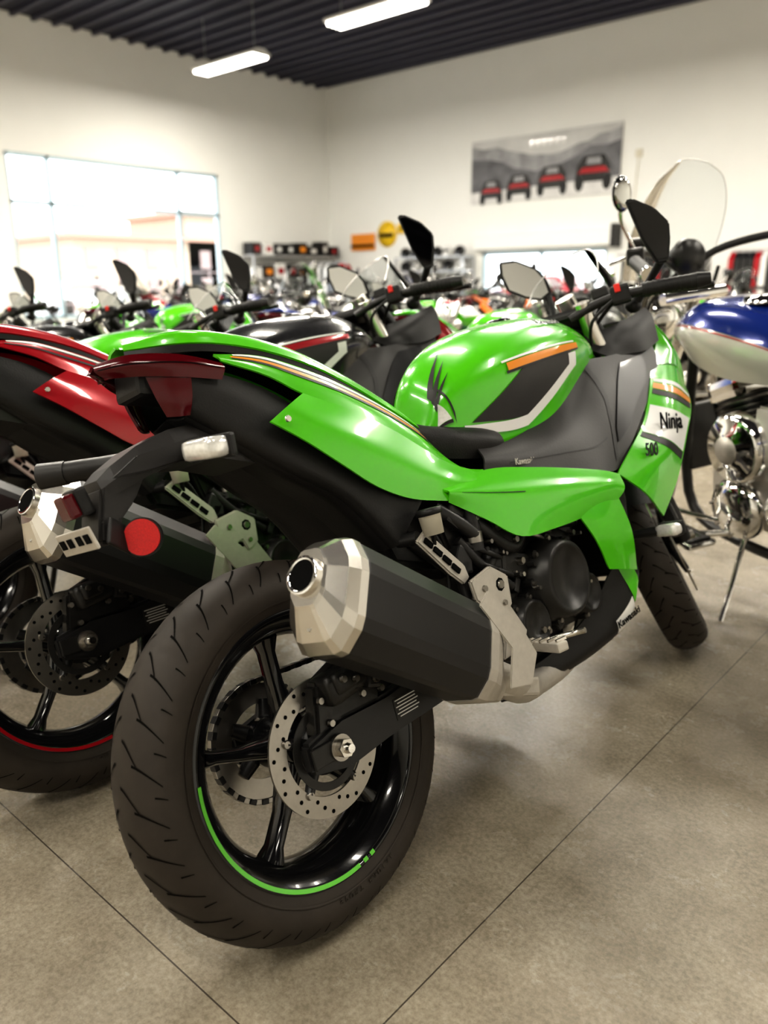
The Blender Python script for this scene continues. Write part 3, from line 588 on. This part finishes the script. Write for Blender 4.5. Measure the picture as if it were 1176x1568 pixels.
# ------------------------------------------------------------------ cruiser
def build_cruiser():
    parts={}
    W=MB()
    for cx,R,w in((.88,.32,.065),(-.78,.33,.085)):
        c=(cx,0,R);ri=.222
        prof=[(ri,-w*.75),(ri+.02,-w*.95)]+[(R-.03*(1-math.cos(k/5*1.4)),w*math.sin(k/5*1.4)) for k in range(-5,6)]+[(ri+.02,w*.95),(ri,w*.75)]
        W.lathe(c,prof,TIRE,64);W.lathe(c,[(ri+.003,-w*.76),(ri-.02,-w*.6),(ri-.03,0),(ri-.02,w*.6),(ri+.003,w*.76)],CHROME,64)
        for k in range(10):
            a=2*pi*k/10;W.tube([(cx,0,R),(cx+.2*math.cos(a),0,R+.2*math.sin(a))],[.018,.009],CHROME,8,1)
        W.cyl((cx,-.09,R),(cx,.09,R),.045,CHROME);W.lathe((cx,.08,R),[(.09,0),(.145,0),(.145,.004),(.09,.004)],STEEL,40)
    parts['wheels']=W
    B=MB();B.m(SILVP);B.m(BLUEP)
    def loft(secs,mt,band=None):
        cols=[[(x,-yl,zl),(x,-yw,zw),(x,-ys,zs),(x,0,zt),(x,ys,zs),(x,yw,zw),(x,yl,zl)] for x,zt,ys,zs,yw,zw,yl,zl in secs]
        s=Surf(np.array(cols).transpose(1,0,2));s.emit(B,mt,4,0);B.add(cols[0],[list(range(7))],mt);B.add(cols[-1],[list(range(7))[::-1]],mt);return s
    tk=loft([(-.12,.80,.05,.79,.08,.76,.07,.71),(0,.88,.09,.865,.135,.80,.11,.71),(.14,.925,.11,.91,.17,.83,.13,.72),(.27,.935,.11,.92,.165,.845,.12,.75),(.38,.90,.07,.885,.11,.84,.08,.79)],SILVP)
    for a,b in((1.35,3.0),(4.65,3.0)):tk.strip(B,BLUEP,.05,3.95,a,b,30,.003,6)
    for a,b in((1.27,1.31),(4.73,4.69)):tk.strip(B,RED,.05,3.95,a,b,30,.003,2)
    B.lathe((.12,0,.925),[(0,.02),(.05,.018),(.055,0)],CHROME,30,ax='z')
    loft([(-.86,.82,.10,.80,.13,.74,.13,.66),(-.62,.86,.11,.84,.15,.76,.14,.66),(-.42,.80,.13,.785,.17,.74,.15,.68),(-.25,.72,.13,.71,.16,.68,.14,.64),(-.1,.74,.09,.73,.12,.70,.10,.66)],SEATM)
    for cx,R,w,a0,a1,mt in((.88,.36,.085,20,165,BLACKP),(-.78,.38,.11,10,190,BLUEP)):
        rows=[[(cx+(R-.05*t*t)*math.cos(a),w*t,.32+(R-.05*t*t)*math.sin(a)) for a in np.radians(np.linspace(a0,a1,9))] for t in np.linspace(-1,1,7)]
        Surf(rows).emit(B,mt,3,.003)
    for sg in(-1,1):
        B.box((-.70,sg*.25,.55),(.50,.18,.28),SILVP,(0,.03,0),.06);B.box((-.70,sg*.25,.70),(.50,.18,.05),BLUEP,(0,.03,0),.02);B.box((-.95,sg*.25,.56),(.02,.10,.08),REDL,(0,0,0),.01)
        B.plate([(-.22,.66),(-.02,.66),(.0,.50),(-.15,.46)],sg*.13,sg*.15,SILVP,.01)
    parts['bodywork']=B
    E=MB()
    E.box((0,0,.38),(.42,.24,.24),CAST,(0,0,0),.06)
    for x in(.16,-.09):
        d=Vector((.38 if x>0 else -.38,0,1)).normalized();o=Vector((x*.6,0,.44))
        for k in range(12):
            p=o+d*(.02+k*.017);E.tube([p,p+d*.006],.100 if k<11 else .09,SATB,28,1);E.tube([p+d*.0055,p+d*.007],.1005 if k<11 else .09,STEEL,28,1)
        E.tube([o,o+d*.20],.080,ENG,24,1);E.box(o+d*.245,(.15,.18,.07),CHROME,(0,math.atan2(d.x,d.z),0),.025)
    for sg in(-1,1):
        E.lathe((.03,sg*.15,.53),[(.0,sg*.055),(.050,sg*.055),(.060,sg*.045),(.092,sg*.042),(.104,sg*.03),(.108,0)],CHROME,40)
        E.lathe((.03,sg*.15,.53),[(.0,sg*.0555),(.042,sg*.0555),(.042,sg*.058),(.0,sg*.058)],CAST,30)
        E.lathe((.06,sg*.11,.33),[(.0,sg*.06),(.05,sg*.06),(.085,sg*.045),(.10,sg*.02),(.10,0)],CHROME,40)
        E.lathe((-.13,sg*.11,.36),[(.0,sg*.05),(.05,sg*.05),(.07,sg*.035),(.075,0)],CHROME,36)
        for k in range(8):
            a=2*pi*k/8;E.bolt((.06+.085*math.cos(a),sg*.155,.33+.085*math.sin(a)),.007,STEEL,(0,sg,0),.006)
        for k in range(6):
            a=2*pi*k/6;E.bolt((.03+.078*math.cos(a),sg*.192,.53+.078*math.sin(a)),.007,STEEL,(0,sg,0),.006)
        E.box((.17,sg*.29,.265),(.30,.10,.018),CHROME,(0,-.06,0),.008);E.box((.17,sg*.29,.277),(.27,.08,.008),SEATM,(0,-.06,0),.003)
        for k in range(4):E.box((.17,sg*(.26+.02*k),.283),(.25,.008,.004),CHROME,(0,-.06,0),.001)
        E.tube([(.05,sg*.10,.25),(.12,sg*.24,.25)],.012,CHROME,8,1)
        E.tube([(.34,sg*.06,.80),(.36,sg*.07,.30),(.10,sg*.09,.20),(-.40,sg*.09,.24),(-.50,sg*.10,.45)],.017,ENG,10)
        E.tube([(.88,sg*.10,.32),(.70,sg*.10,.62),(.50,sg*.10,1.0)],[.030,.026,.024],CHROME,16,1)
        E.tube([(.10,sg*.15,.28),(.20,sg*.22,.30),(.30,sg*.26,.33)],.008,CHROME,8)
    E.box((.38,0,.48),(.04,.13,.22),ENG,(0,.1,0),.008)
    for zz in(0,.085):E.tube([(.16,-.08,.60-zz*.5),(.20,-.15,.45-zz*.4),(.0,-.17,.28-zz*.1),(-.5,-.19,.20+zz),(-1.0,-.20,.22+zz)],[.022,.024,.030,.040,.040],CHROME,16)
    E.tube([(.02,.14,.24),(-.04,.24,.13),(-.10,.33,.065)],.008,CHROME,8)
    parts['engine']=E
    H=MB()
    H.ball((.64,0,.86),.10,CHROME,12,(1,1,1));H.lathe((.70,0,.86),[(.0,.035),(.06,.03),(.09,.0)],CLEARL,30,ax='x')
    for sg in(-1,1):
        H.ball((.60,sg*.17,.80),.05,CHROME,8);H.lathe((.63,sg*.17,.80),[(0,.02),(.045,0)],CLEARL,20,ax='x')
        H.tube([(.46,0,1.0),(.44,sg*.10,1.07),(.34,sg*.26,1.10),(.22,sg*.36,1.08),(.12,sg*.40,1.06)],.013,ENG,12)
        H.tube([(.23,sg*.355,1.082),(.10,sg*.41,1.055)],.019,SEATM,14,1);H.tube([(.10,sg*.41,1.055),(.085,sg*.416,1.052)],.021,CHROME,14,1)
        H.box((.27,sg*.325,1.095),(.05,.05,.05),ENG,(0,0,-sg*.7),.01);H.box((.31,sg*.29,1.13),(.06,.05,.03),ENG,(0,0,-sg*.7),.01)
        H.tube([(.33,sg*.32,1.09),(.27,sg*.42,1.08),(.17,sg*.47,1.06)],.006,CHROME,8)
        H.tube([(.29,sg*.31,1.11),(.30,sg*.35,1.20),(.26,sg*.37,1.26)],.006,CHROME,8)
        M=Matrix.Rotation(sg*.2,4,'Z');H.ball((.25,sg*.38,1.27),.045,GLOSSB,10,(.3,.8,1.1),M);H.ball((.244,sg*.38,1.27),.041,MIRR,10,(.22,.78,1.05),M)
        H.tube([(.40,sg*.08,1.02),(.50,sg*.12,.90),(.48,sg*.03,.75)],.006,PLAST,6)
    H.tube([(.42,-.12,.94),(.42,.12,.94)],.02,CHROME,12,1);H.lathe((.46,0,1.06),[(0,-.03),(.055,-.03),(.06,0),(.03,.06)],ENG,24,ax='x')
    parts['handlebars']=H
    G=MB()
    rows=[]
    for z,hw,x in((.90,.11,.66),(.98,.16,.63),(1.10,.18,.58),(1.22,.17,.52),(1.31,.13,.475),(1.355,.07,.45)):
        rows.append([(x-.05*(t*t)*(hw/.18),hw*t,z-.02*t*t) for t in np.linspace(-1,1,7)])
    ws=Surf(rows);ws.emit(G,WIND,4,0)
    G.tube([ws.pt(0,v/4) for v in range(21)]+[ws.pt(u/2,5) for u in range(1,12)]+[ws.pt(6,5-v/4) for v in range(21)],.0015,CLEARL,6,1)
    parts['windshield']=G
    return [(n,p.mesh('cruiser_'+n)) for n,p in parts.items()]
CRUI=build_cruiser()
CH=math.radians(150)
place('c','cruiser_motorcycle',CRUI,-.625,2.70,CH,.12,None,.004,1.05)
# background rows
paints=[RED,BLACKP,WHITEP,GREEN,BLUEP,SILVP,ORANP,BLACKP,WHITEP]
for row,(yy,x0,x1,st) in enumerate([(3.85,-5.4,-2.4,.98),(6.3,-10.5,-2.2,1.0),(8.8,-14.6,-2.6,1.0),(11.3,-15.6,-3.2,1.0),(13.8,-14.8,-3.8,1.05)]):
    x=x0
    while x<x1:
        r=random.random();p=random.choice(paints);hd=math.radians(90+random.uniform(-6,6))*(1 if row%2==0 else -1)
        yo=yy-(.65 if hd>0 else -.65)
        if (r<.5):
            place('c','cruiser_motorcycle',CRUI,x,yy+random.uniform(-.05,.05),hd,.12,{'silver_paint':p,'blue_paint':random.choice(paints)},.004,.88)
        else:
            place('s','sport_motorcycle',SPORT,x,yo,hd,LAM*.7,{'green_paint':p,'tank_paint':random.choice([p,p,BLACKP]),'orange_stripe':PLAST},.003,.92)
        x+=st
# ------------------------------------------------------------------ room
def obj(name,mb,parent=None):
    o=bpy.data.objects.new(name,mb.mesh(name));sc.collection.objects.link(o)
    if parent:o.parent=parent
    return o
CX,CY,HC=-17.67,17.67,6.4;X1,Y0=6.0,-7.0
def floor_mat():
    m=bpy.data.materials.new('polished_concrete');m.use_nodes=True;nt=m.node_tree;b=nt.nodes['Principled BSDF'];N=nt.nodes.new;L=nt.links.new
    tc=N('ShaderNodeTexCoord');sep=N('ShaderNodeSeparateXYZ');L(tc.outputs['Object'],sep.inputs[0])
    def noise(s,d,r=.6):
        n=N('ShaderNodeTexNoise');n.inputs['Scale'].default_value=s;n.inputs['Detail'].default_value=d;n.inputs['Roughness'].default_value=r;L(tc.outputs['Object'],n.inputs['Vector']);return n.outputs['Fac']
    def ramp(f,a,b_,p0=.3,p1=.7):
        r=N('ShaderNodeValToRGB');r.color_ramp.elements[0].position=p0;r.color_ramp.elements[1].position=p1;r.color_ramp.elements[0].color=(*a,1);r.color_ramp.elements[1].color=(*b_,1);L(f,r.inputs[0]);return r.outputs[0]
    def mul(a,b_,fac=1):
        x=N('ShaderNodeMix');x.data_type='RGBA';x.blend_type='MULTIPLY';x.inputs[0].default_value=fac;L(a,x.inputs[6]);L(b_,x.inputs[7]);return x.outputs[2]
    base=ramp(noise(1.3,8),(.265,.230,.175),(.39,.345,.270))
    sp=ramp(noise(110,4,.7),(.68,.67,.65),(1.15,1.15,1.15),.35,.65);v=mul(base,sp,.8)
    st=ramp(noise(9,10,.75),(.66,.63,.58),(1.1,1.1,1.1),.33,.6);v=mul(v,st,.65)
    def joint(out,off,per):
        a=N('ShaderNodeMath');a.operation='ADD';L(out,a.inputs[0]);a.inputs[1].default_value=off+per*50
        m1=N('ShaderNodeMath');m1.operation='MODULO';L(a.outputs[0],m1.inputs[0]);m1.inputs[1].default_value=per
        s=N('ShaderNodeMath');s.operation='SUBTRACT';L(m1.outputs[0],s.inputs[0]);s.inputs[1].default_value=per/2
        ab=N('ShaderNodeMath');ab.operation='ABSOLUTE';L(s.outputs[0],ab.inputs[0])
        g=N('ShaderNodeMath');g.operation='GREATER_THAN';L(ab.outputs[0],g.inputs[0]);g.inputs[1].default_value=per/2-.0013;return g.outputs[0]
    jx=joint(sep.outputs[0],.60,3.0);jy=joint(sep.outputs[1],-.53,1.47*2)
    mx=N('ShaderNodeMath');mx.operation='MAXIMUM';L(jx,mx.inputs[0]);L(jy,mx.inputs[1])
    fin=N('ShaderNodeMix');fin.data_type='RGBA';L(mx.outputs[0],fin.inputs[0]);L(v,fin.inputs[6]);fin.inputs[7].default_value=(.07,.058,.045,1);L(fin.outputs[2],b.inputs['Base Color'])
    rr=N('ShaderNodeMapRange');L(noise(7,10,.75),rr.inputs[0]);rr.inputs[1].default_value=.3;rr.inputs[2].default_value=.7;rr.inputs[3].default_value=.10;rr.inputs[4].default_value=.36;L(rr.outputs[0],b.inputs['Roughness'])
    b.inputs['Specular IOR Level'].default_value=.42
    bp=N('ShaderNodeBump');bp.inputs['Strength'].default_value=.45;bp.inputs['Distance'].default_value=.004;L(noise(24,10,.75),bp.inputs['Height']);L(bp.outputs[0],b.inputs['Normal'])
    return m
def q(name,vs,mt):
    b=MB();b.add(vs,[list(range(len(vs)))],mt,False);return obj(name,b)
WALL=mat('wall_paint',(.86,.86,.83),.7,noise=.02,nscale=2)
b=MB();b.box(((CX+X1)/2,(CY+Y0)/2,-.05),(X1-CX+.4,CY-Y0+.4,.1),floor_mat(),(0,0,0),0);obj('floor',b)
def wall_x(name,x,openings,thick,y0,y1):
    b=MB();ys=sorted({y0,y1}|{o[0] for o in openings}|{o[1] for o in openings})
    for a,c in zip(ys[:-1],ys[1:]):
        op=[o for o in openings if o[0]<=a and o[1]>=c]
        zs=[(0,op[0][2]),(op[0][3],HC)] if op else [(0,HC)]
        for z0,z1 in zs:
            if z1-z0>.001:b.box((x+thick/2,(a+c)/2,(z0+z1)/2),(abs(thick),c-a,z1-z0),WALL,(0,0,0),0)
    return b
W_=(8.18,13.65,.35,3.77)
b=wall_x('w',CX,[W_],-.25,Y0,CY);obj('wall_left',b)
b=MB()
D_=(-12.2,-8.75,0,1.80)
for x0,x1,z0,z1 in((CX,D_[0],0,HC),(D_[1],X1,0,HC),(D_[0],D_[1],D_[3],HC)):b.box(((x0+x1)/2,CY+.125,(z0+z1)/2),(x1-x0,.25,z1-z0),WALL,(0,0,0),0)
obj('wall_back',b)
b=MB();b.box((X1+.1,(CY+Y0)/2,HC/2),(.2,CY-Y0,HC),WALL,(0,0,0),0);obj('wall_right',b)
b=MB();b.box(((CX+X1)/2,Y0-.1,HC/2),(X1-CX,.2,HC),WALL,(0,0,0),0);obj('wall_front',b)
CEIL=mat('ceiling_deck',(.020,.020,.036),.6);CEIL2=mat('ceiling_joist',(.055,.055,.082),.5)
b=MB();b.box(((CX+X1)/2,(CY+Y0)/2,HC+.05),(X1-CX+.4,CY-Y0+.4,.1),CEIL,(0,0,0),0)
y=Y0+.4
while y<CY:
    b.box(((CX+X1)/2,y,HC-.04),(X1-CX,.08,.08),CEIL2,(0,0,0),0);y+=.45
obj('ceiling',b)
# window
FR=mat('window_frame',(.42,.54,.60),.4,.2)
b=MB();x=CX-.08;y0,y1,z0,z1=W_
for yy in(y0+.03,9.12,12.44,y1-.03):b.box((x,yy,(z0+z1)/2),(.10,.09,z1-z0),FR,(0,0,0),.005)
for zz in(z0+.03,2.79,z1-.03):b.box((x,(y0+y1)/2,zz),(.10,y1-y0,.09),FR,(0,0,0),.005)
b.add([(x,y0,z0),(x,y1,z0),(x,y1,z1),(x,y0,z1)],[[0,1,2,3]],PANE,False);obj('window_1',b)
b=MB()
for xx in(D_[0]+.04,-10.5,D_[1]-.04):b.box((xx,CY+.08,.9),(.08,.10,1.8),FR,(0,0,0),.005)
b.box((-10.475,CY+.08,1.76),(3.45,.10,.08),FR,(0,0,0),.005);b.box((-10.475,CY+.08,.7),(3.45,.08,.05),FR,(0,0,0),.005)
b.add([(D_[0],CY+.08,0),(D_[1],CY+.08,0),(D_[1],CY+.08,1.8),(D_[0],CY+.08,1.8)],[[0,1,2,3]],PANE,False)
obj('door_1',b)
b=MB();b.box((-10.4,CY-.13,2.02),(3.9,.24,.34),WALL,(0,0,0),.05);b.box((-8.5,CY-.15,2.05),(.14,.28,.5),DPLAST,(0,0,0),.01);obj('roller_shutter_housing',b)
BASE=mat('baseboard_vinyl',(.05,.05,.05),.6)
b=MB();b.box((CX+.01,(CY+Y0)/2,.06),(.02,CY-Y0,.12),BASE,(0,0,0),0);obj('baseboard_left',b)
# outside
OUTG=mat('asphalt_outside',(.48,.47,.45),.9,noise=.1,nscale=2)
q('ground_outside',[(-90,-20,-.12),(20,-20,-.12),(20,75,-.12),(-90,75,-.12)],OUTG)
STU=mat('stucco_wall',(.40,.315,.235),.8,noise=.05);ROOF=mat('roof_tile',(.34,.20,.15),.8);WG=mat('building_window',(.24,.18,.17),.3)
b=MB();b.box((-44,26,1.7),(8,9,3.6),STU,(0,0,0),0);b.box((-44,26,3.6),(8.8,9.8,.25),ROOF,(0,0,0),0);b.box((-43,30.5,2.4),(6,4,5.0),STU,(0,0,0),0);b.box((-43,30.5,5.0),(6.6,4.6,.25),ROOF,(0,0,0),0)
for yy in(22.4,24.2,26,27.8,29.6,31.4):b.box((-39.98,yy,2.5),(.1,.7,1.0),WG,(0,0,0),0);b.box((-39.98,yy,.9),(.1,.7,1.2),WG,(0,0,0),0)
obj('building_outside',b)
LEAF=mat('tree_foliage',(.17,.21,.12),.9,noise=.5,nscale=3);BARK=mat('bark',(.12,.08,.05),.9)
for tx,ty,th in((-52,22,3.2),(-55,25,3.6),(-50,36,4),(-14,46,3.5),(-9.5,42,3.2),(-20,44,4)):
    b=MB();b.tube([(tx,ty,-.12),(tx+.1,ty,th*.5),(tx,ty+.2,th*.8)],[.2,.15,.08],BARK,8)
    for i in range(26):
        a=random.uniform(0,6.28);rr=random.uniform(0,th*.36);b.ball((tx+rr*math.cos(a),ty+rr*math.sin(a),th*(.45+random.random()*.5)),th*random.uniform(.08,.16),LEAF,6)
    obj('tree',b)
def car(x,y,h,mt):
    b=MB();pr=[(-2.2,.35),(-2.2,.85),(-1.6,.95),(-1.1,1.4),(.5,1.42),(1.15,.98),(2.1,.85),(2.2,.4)]
    b.plate(pr,-.85,.85,mt,.08);b.plate([(-1.45,.98),(-1.05,1.33),(.45,1.35),(.95,1.0)],-.87,.87,WG,.02)
    for wx in(-1.35,1.35):
        for s_ in(-.8,.8):b.lathe((wx,s_,.33),[(0,-.1),(.33,-.1),(.33,.1),(0,.1)],TIRE,24)
    o=obj('parked_car',b);o.matrix_world=Matrix.Translation((x,y,-.12))@Matrix.Rotation(h,4,'Z')
car(-15.5,27,.1,RED);car(-10,29,.2,WHITEP);car(-34.5,19,1.5,WHITEP)
b=MB()
for i in range(14):b.tube([(-30,12+i*1.3,-.12),(-30,12+i*1.3,1.7)],.03,WG,6,1)
for zz in(.4,1.6):b.tube([(-30,12,zz),(-30,28.9,zz)],.02,WG,6,1)
obj('fence',b)
# banner
SKYB=mat('banner_print_sky',(.58,.58,.57),.6,noise=.35,nscale=1.2);HILL=mat('banner_print_hills',(.15,.15,.16),.6,noise=.8,nscale=3.5);SNOW=mat('banner_print_ground',(.70,.69,.68),.6,noise=.25,nscale=3)
HILL2=mat('banner_print_far_hills',(.33,.33,.34),.6,noise=.6,nscale=4)
b=MB();yb=CY-.03
b.box((-10.55,yb,3.68),(4.0,.02,1.45),SKYB,(0,0,0),0)
def flat(pts,yo,mt):
    b.add([(p[0],yb-.012-yo,p[1]) for p in pts],[list(range(len(pts)))],mt,False)
flat([(-12.55,2.96),(-8.55,2.96),(-8.55,3.4),(-12.55,3.4)],.001,SNOW)
flat([(-12.55,3.5),(-8.55,3.5),(-8.55,4.32),(-8.8,4.24),(-9.1,4.22),(-9.35,4.10),(-9.6,4.08),(-10.0,3.95),(-10.3,3.92),(-10.8,3.96),(-11.2,4.05),(-11.5,4.12),(-11.8,4.22),(-12.2,4.2),(-12.55,4.30)],.0015,HILL2)
flat([(-12.55,3.22),(-8.55,3.3),(-8.55,4.05),(-8.9,3.98),(-9.3,4.0),(-9.6,3.84),(-10.0,3.70),(-10.3,3.68),(-10.7,3.58),(-11.0,3.66),(-11.3,3.70),(-11.6,3.86),(-12.0,3.95),(-12.55,4.0)],.002,HILL)
for cx_,cz,s_,mt in((-11.95,3.15,.34,RED),(-11.15,3.2,.36,RED),(-10.25,3.28,.40,RED),(-9.2,3.35,.46,RED)):
    flat([(cx_-s_,cz-.25*s_),(cx_+s_,cz-.25*s_),(cx_+s_*.9,cz+.5*s_),(cx_+s_*.55,cz+.95*s_),(cx_-s_*.55,cz+.95*s_),(cx_-s_*.9,cz+.5*s_)],.003,BLACKP)
    flat([(cx_-s_*.85,cz+.15*s_),(cx_+s_*.85,cz+.15*s_),(cx_+s_*.6,cz+.42*s_),(cx_-s_*.6,cz+.42*s_)],.004,mt)
    flat([(cx_-s_*.4,cz+.55*s_),(cx_+s_*.4,cz+.55*s_),(cx_+s_*.36,cz+.85*s_),(cx_-s_*.36,cz+.85*s_)],.004,HILL2)
    for sg in(-1,1):flat([(cx_+sg*s_*.75+.24*s_*math.cos(a),cz-.3*s_+.38*s_*math.sin(a)) for a in np.linspace(0,2*pi,14)[:-1]],.0045,PLAST)
for i in range(6):flat([(-10.9+.17*i,4.12),(-10.8+.17*i,4.12),(-10.78+.17*i,4.25),(-10.88+.17*i,4.25)],.005,WHITEP)
obj('vehicle_banner',b)
# signs, shelves
b=MB();b.box((-16.3,CY-.05,2.2),(.9,.04,.45),GOLD,(0,0,0),.01);b.box((-16.3,CY-.08,2.1),(.9,.02,.08),DARK,(0,0,0),0);obj('wall_sign',b)
YEL=mat('yellow_sign',(.85,.55,.02),.4)
b=MB();b.lathe((-15.4,CY-.05,2.38),[(0,0),(.34,0),(.34,.04)],YEL,30);b.box((-15.4,CY-.08,2.35),(.5,.02,.1),DARK,(0,0,0),0);obj('wall_sign',b)
b=MB();b.box((-14.6,CY-.05,2.5),(.8,.04,.25),YEL,(0,0,0),.01);b.box((-14.6,CY-.08,2.5),(.6,.02,.06),DARK,(0,0,0),0);obj('wall_sign',b)
RACK=mat('rack_metal',(.5,.5,.5),.4,.6)
def shelf(name,x0,x1,y0,y1,zs,fill):
    b=MB()
    for x in(x0,x1):
        for y in(y0,y1):b.box((x,y,zs[-1]/2),(.05,.05,zs[-1]),RACK,(0,0,0),0)
    for z in zs:b.box(((x0+x1)/2,(y0+y1)/2,z),(x1-x0+.05,y1-y0+.05,.04),RACK,(0,0,0),0)
    for z in zs:
        if x1-x0>y1-y0:
            t=x0+.15
            while t<x1:fill(b,t,(y0+y1)/2,z+.02);t+=.36
        else:
            t=y0+.15
            while t<y1:fill(b,(x0+x1)/2,t,z+.02);t+=.42
    obj(name,b)
def helmet(b,x,y,z):
    m_=random.choice([BLACKP,BLACKP,WHITEP,BLACKP,PLAST,SILVP]);b.ball((x,y,z+.13),.14,m_,8,(1,1.1,.95));b.ball((x,y-.05,z+.14),.12,DARK,8,(.95,1,.45));b.box((x,y-.08,z+.05),(.14,.14,.08),m_,(0,0,0),.02)
def cartons(b,x,y,z):
    m_=random.choice([DPLAST,WHITEP,PLAST,PLAST,PLAST]);h=random.uniform(.25,.4);b.box((x,y,z+h/2),(.34,.34,h),m_,(0,0,random.uniform(-.1,.1)),.01);b.box((x+.172,y,z+h/2),(.004,.2,h*.4),random.choice([RED,WHITEP,GOLD]),(0,0,0),0)
shelf('helmet_shelf',-14.6,-12.4,CY-.6,CY-.1,[.5,.95,1.35,1.7],helmet)
shelf('carton_shelf',CX+.15,CX+.6,14.2,17.3,[.6,1.2,1.80],cartons)
JK=[PLAST,BLACKP,RED,DPLAST,PLAST,WHITEP,BLACKP]
def rack(x0,y0,n):
    b=MB();b.tube([(x0,y0,1.6),(x0+n*.12,y0,1.6)],.02,RACK,8,1)
    for e_ in(0,n*.12):b.tube([(x0+e_,y0,0),(x0+e_,y0,1.6)],.02,RACK,8,1);b.box((x0+e_,y0,.02),(.08,.5,.04),RACK,(0,0,0),.005)
    for i in range(n):
        m_=random.choice(JK);x=x0+.06+i*.12
        b.loft([[(x-.04,y0-.12,1.57),(x+.04,y0-.12,1.57),(x+.04,y0+.12,1.57),(x-.04,y0+.12,1.57)],[(x-.05,y0-.24,1.45),(x+.05,y0-.24,1.45),(x+.05,y0+.24,1.45),(x-.05,y0+.24,1.45)],[(x-.05,y0-.26,.8),(x+.05,y0-.26,.8),(x+.05,y0+.26,.8),(x-.05,y0+.26,.8)]],m_,smooth=False)
    obj('jacket_rack',b)
rack(-16.6,15.7,12);rack(-8.0,16.6,16);rack(-5.6,16.6,16)
# display boards
BL=mat('blue_print',(.02,.10,.55),.4);b=MB();b.box((-6.5,2.2,.75),(.05,1.0,1.3),BL,(0,0,-.6),.01);b.box((-6.46,2.18,1.1),(.055,.5,.5),BLACKP,(0,0,-.6),0)
for s_ in(-.4,.4):b.box((-6.5+s_*.56,2.2+s_*.82,.05),(.4,.05,.1),RACK,(0,0,-.6),.01)
obj('display_board',b)
b=MB();b.box((-7.1,1.1,.80),(.06,1.2,1.1),BLACKP,(0,0,-.5),.01);b.box((-7.05,1.1,1.25),(.065,1.1,.06),RED,(0,0,-.5),0)
for s_ in(-.45,.45):b.box((-7.1+s_*.48,1.1+s_*.88,.125),(.06,.06,.25),RACK,(0,0,-.5),.01)
obj('display_board',b)
b=MB();b.lathe((-12.6,9.0,5.9),[(0,-.18),(.10,-.17),(.15,-.08),(.10,.0),(.03,.05),(.03,.5)],WHITEP,24,ax='z');obj('ceiling_speaker',b)
b=MB();b.box((-8.15,CY-.03,3.72),(.14,.05,.16),RESV,(0,0,0),.01);b.tube([(-8.15,CY-.03,3.7),(-8.2,CY-.03,2.4)],.012,RESV,6,1);obj('wall_sensor',b)
# light fixtures
FIXB=mat('fixture_housing',(.75,.75,.72),.5);TUBE=mat('fluorescent_tube',(1,1,1),.5,emit=(1,.94,.82),es=12)
fx=[(-14.4,11.6,240),(-10.05,11.25,240),(-5.7,11.4,230),(-1.35,11.4,230),(3.0,11.4,200),(-8.4,7.9,290),(-4.5,7.9,260),(-1.8,7.9,230),(2.2,7.9,150),(-11.0,4.6,300),(-7.0,2.1,280),(-3.6,3.4,90),(1.6,3.4,60),(-12,-.6,200),(-8.0,-.8,150),(-3.2,-1.4,70),(1.1,-1.4,70),(-5,-4.2,80),(0,-4.2,80),(-15,3,220)]
for x,y,en in fx:
    b=MB();z=5.42
    b.plate([(-.24,.05),(-.24,.0),(.24,.0),(.24,.05),(.08,.12),(-.08,.12)],-1.0,1.0,FIXB,0,M=Matrix.Translation((x,y,z))@Matrix.Rotation(pi/2,4,'Z'))
    for s_ in(-.15,-.05,.05,.15):b.tube([(x-.97,y+s_,z-.02),(x+.97,y+s_,z-.02)],.035,TUBE,10,1)
    for s_ in(-.8,.8):b.tube([(x+s_,y,z+.1),(x+s_,y,HC)],.006,RACK,6,1)
    o=obj('fluorescent_light',b)
    ld=bpy.data.lights.new('tube_light','AREA');ld.shape='RECTANGLE';ld.size=1.9;ld.size_y=.35;ld.energy=en*.88;ld.color=(1,.94,.83)
    lo=bpy.data.objects.new('tube_light',ld);sc.collection.objects.link(lo);lo.location=(x,y,z-.07);lo.parent=o
# daylight outside
sl=bpy.data.lights.new('sun','SUN');sl.energy=5;sl.angle=.01;sl.color=(1,.97,.92);so=bpy.data.objects.new('sun',sl);sc.collection.objects.link(so)
so.rotation_euler=Vector((.55,-.25,.80)).to_track_quat('Z','Y').to_euler();so.location=(0,0,20)
w=bpy.data.worlds.new('sky');sc.world=w;w.use_nodes=True;nt=w.node_tree;bg=nt.nodes['Background'];bg.inputs[0].default_value=(.92,.96,1,1);bg.inputs[1].default_value=5.0
# camera
cd=bpy.data.cameras.new('camera');cam=bpy.data.objects.new('camera',cd);sc.collection.objects.link(cam);sc.camera=cam
cd.sensor_fit='VERTICAL';cd.sensor_height=36;cd.sensor_width=27;cd.lens=1213.6455/1568*36;cd.clip_end=300;cd.clip_start=.02
cam.matrix_world=Matrix.Translation((0,0,1.0278))@Matrix.Rotation(math.radians(41.5),4,'Z')@Matrix.Rotation(pi/2-.2794,4,'X')@Matrix.Rotation(-.0087,4,'Z')
cd.dof.use_dof=True;cd.dof.focus_distance=1.35;cd.dof.aperture_fstop=2.8
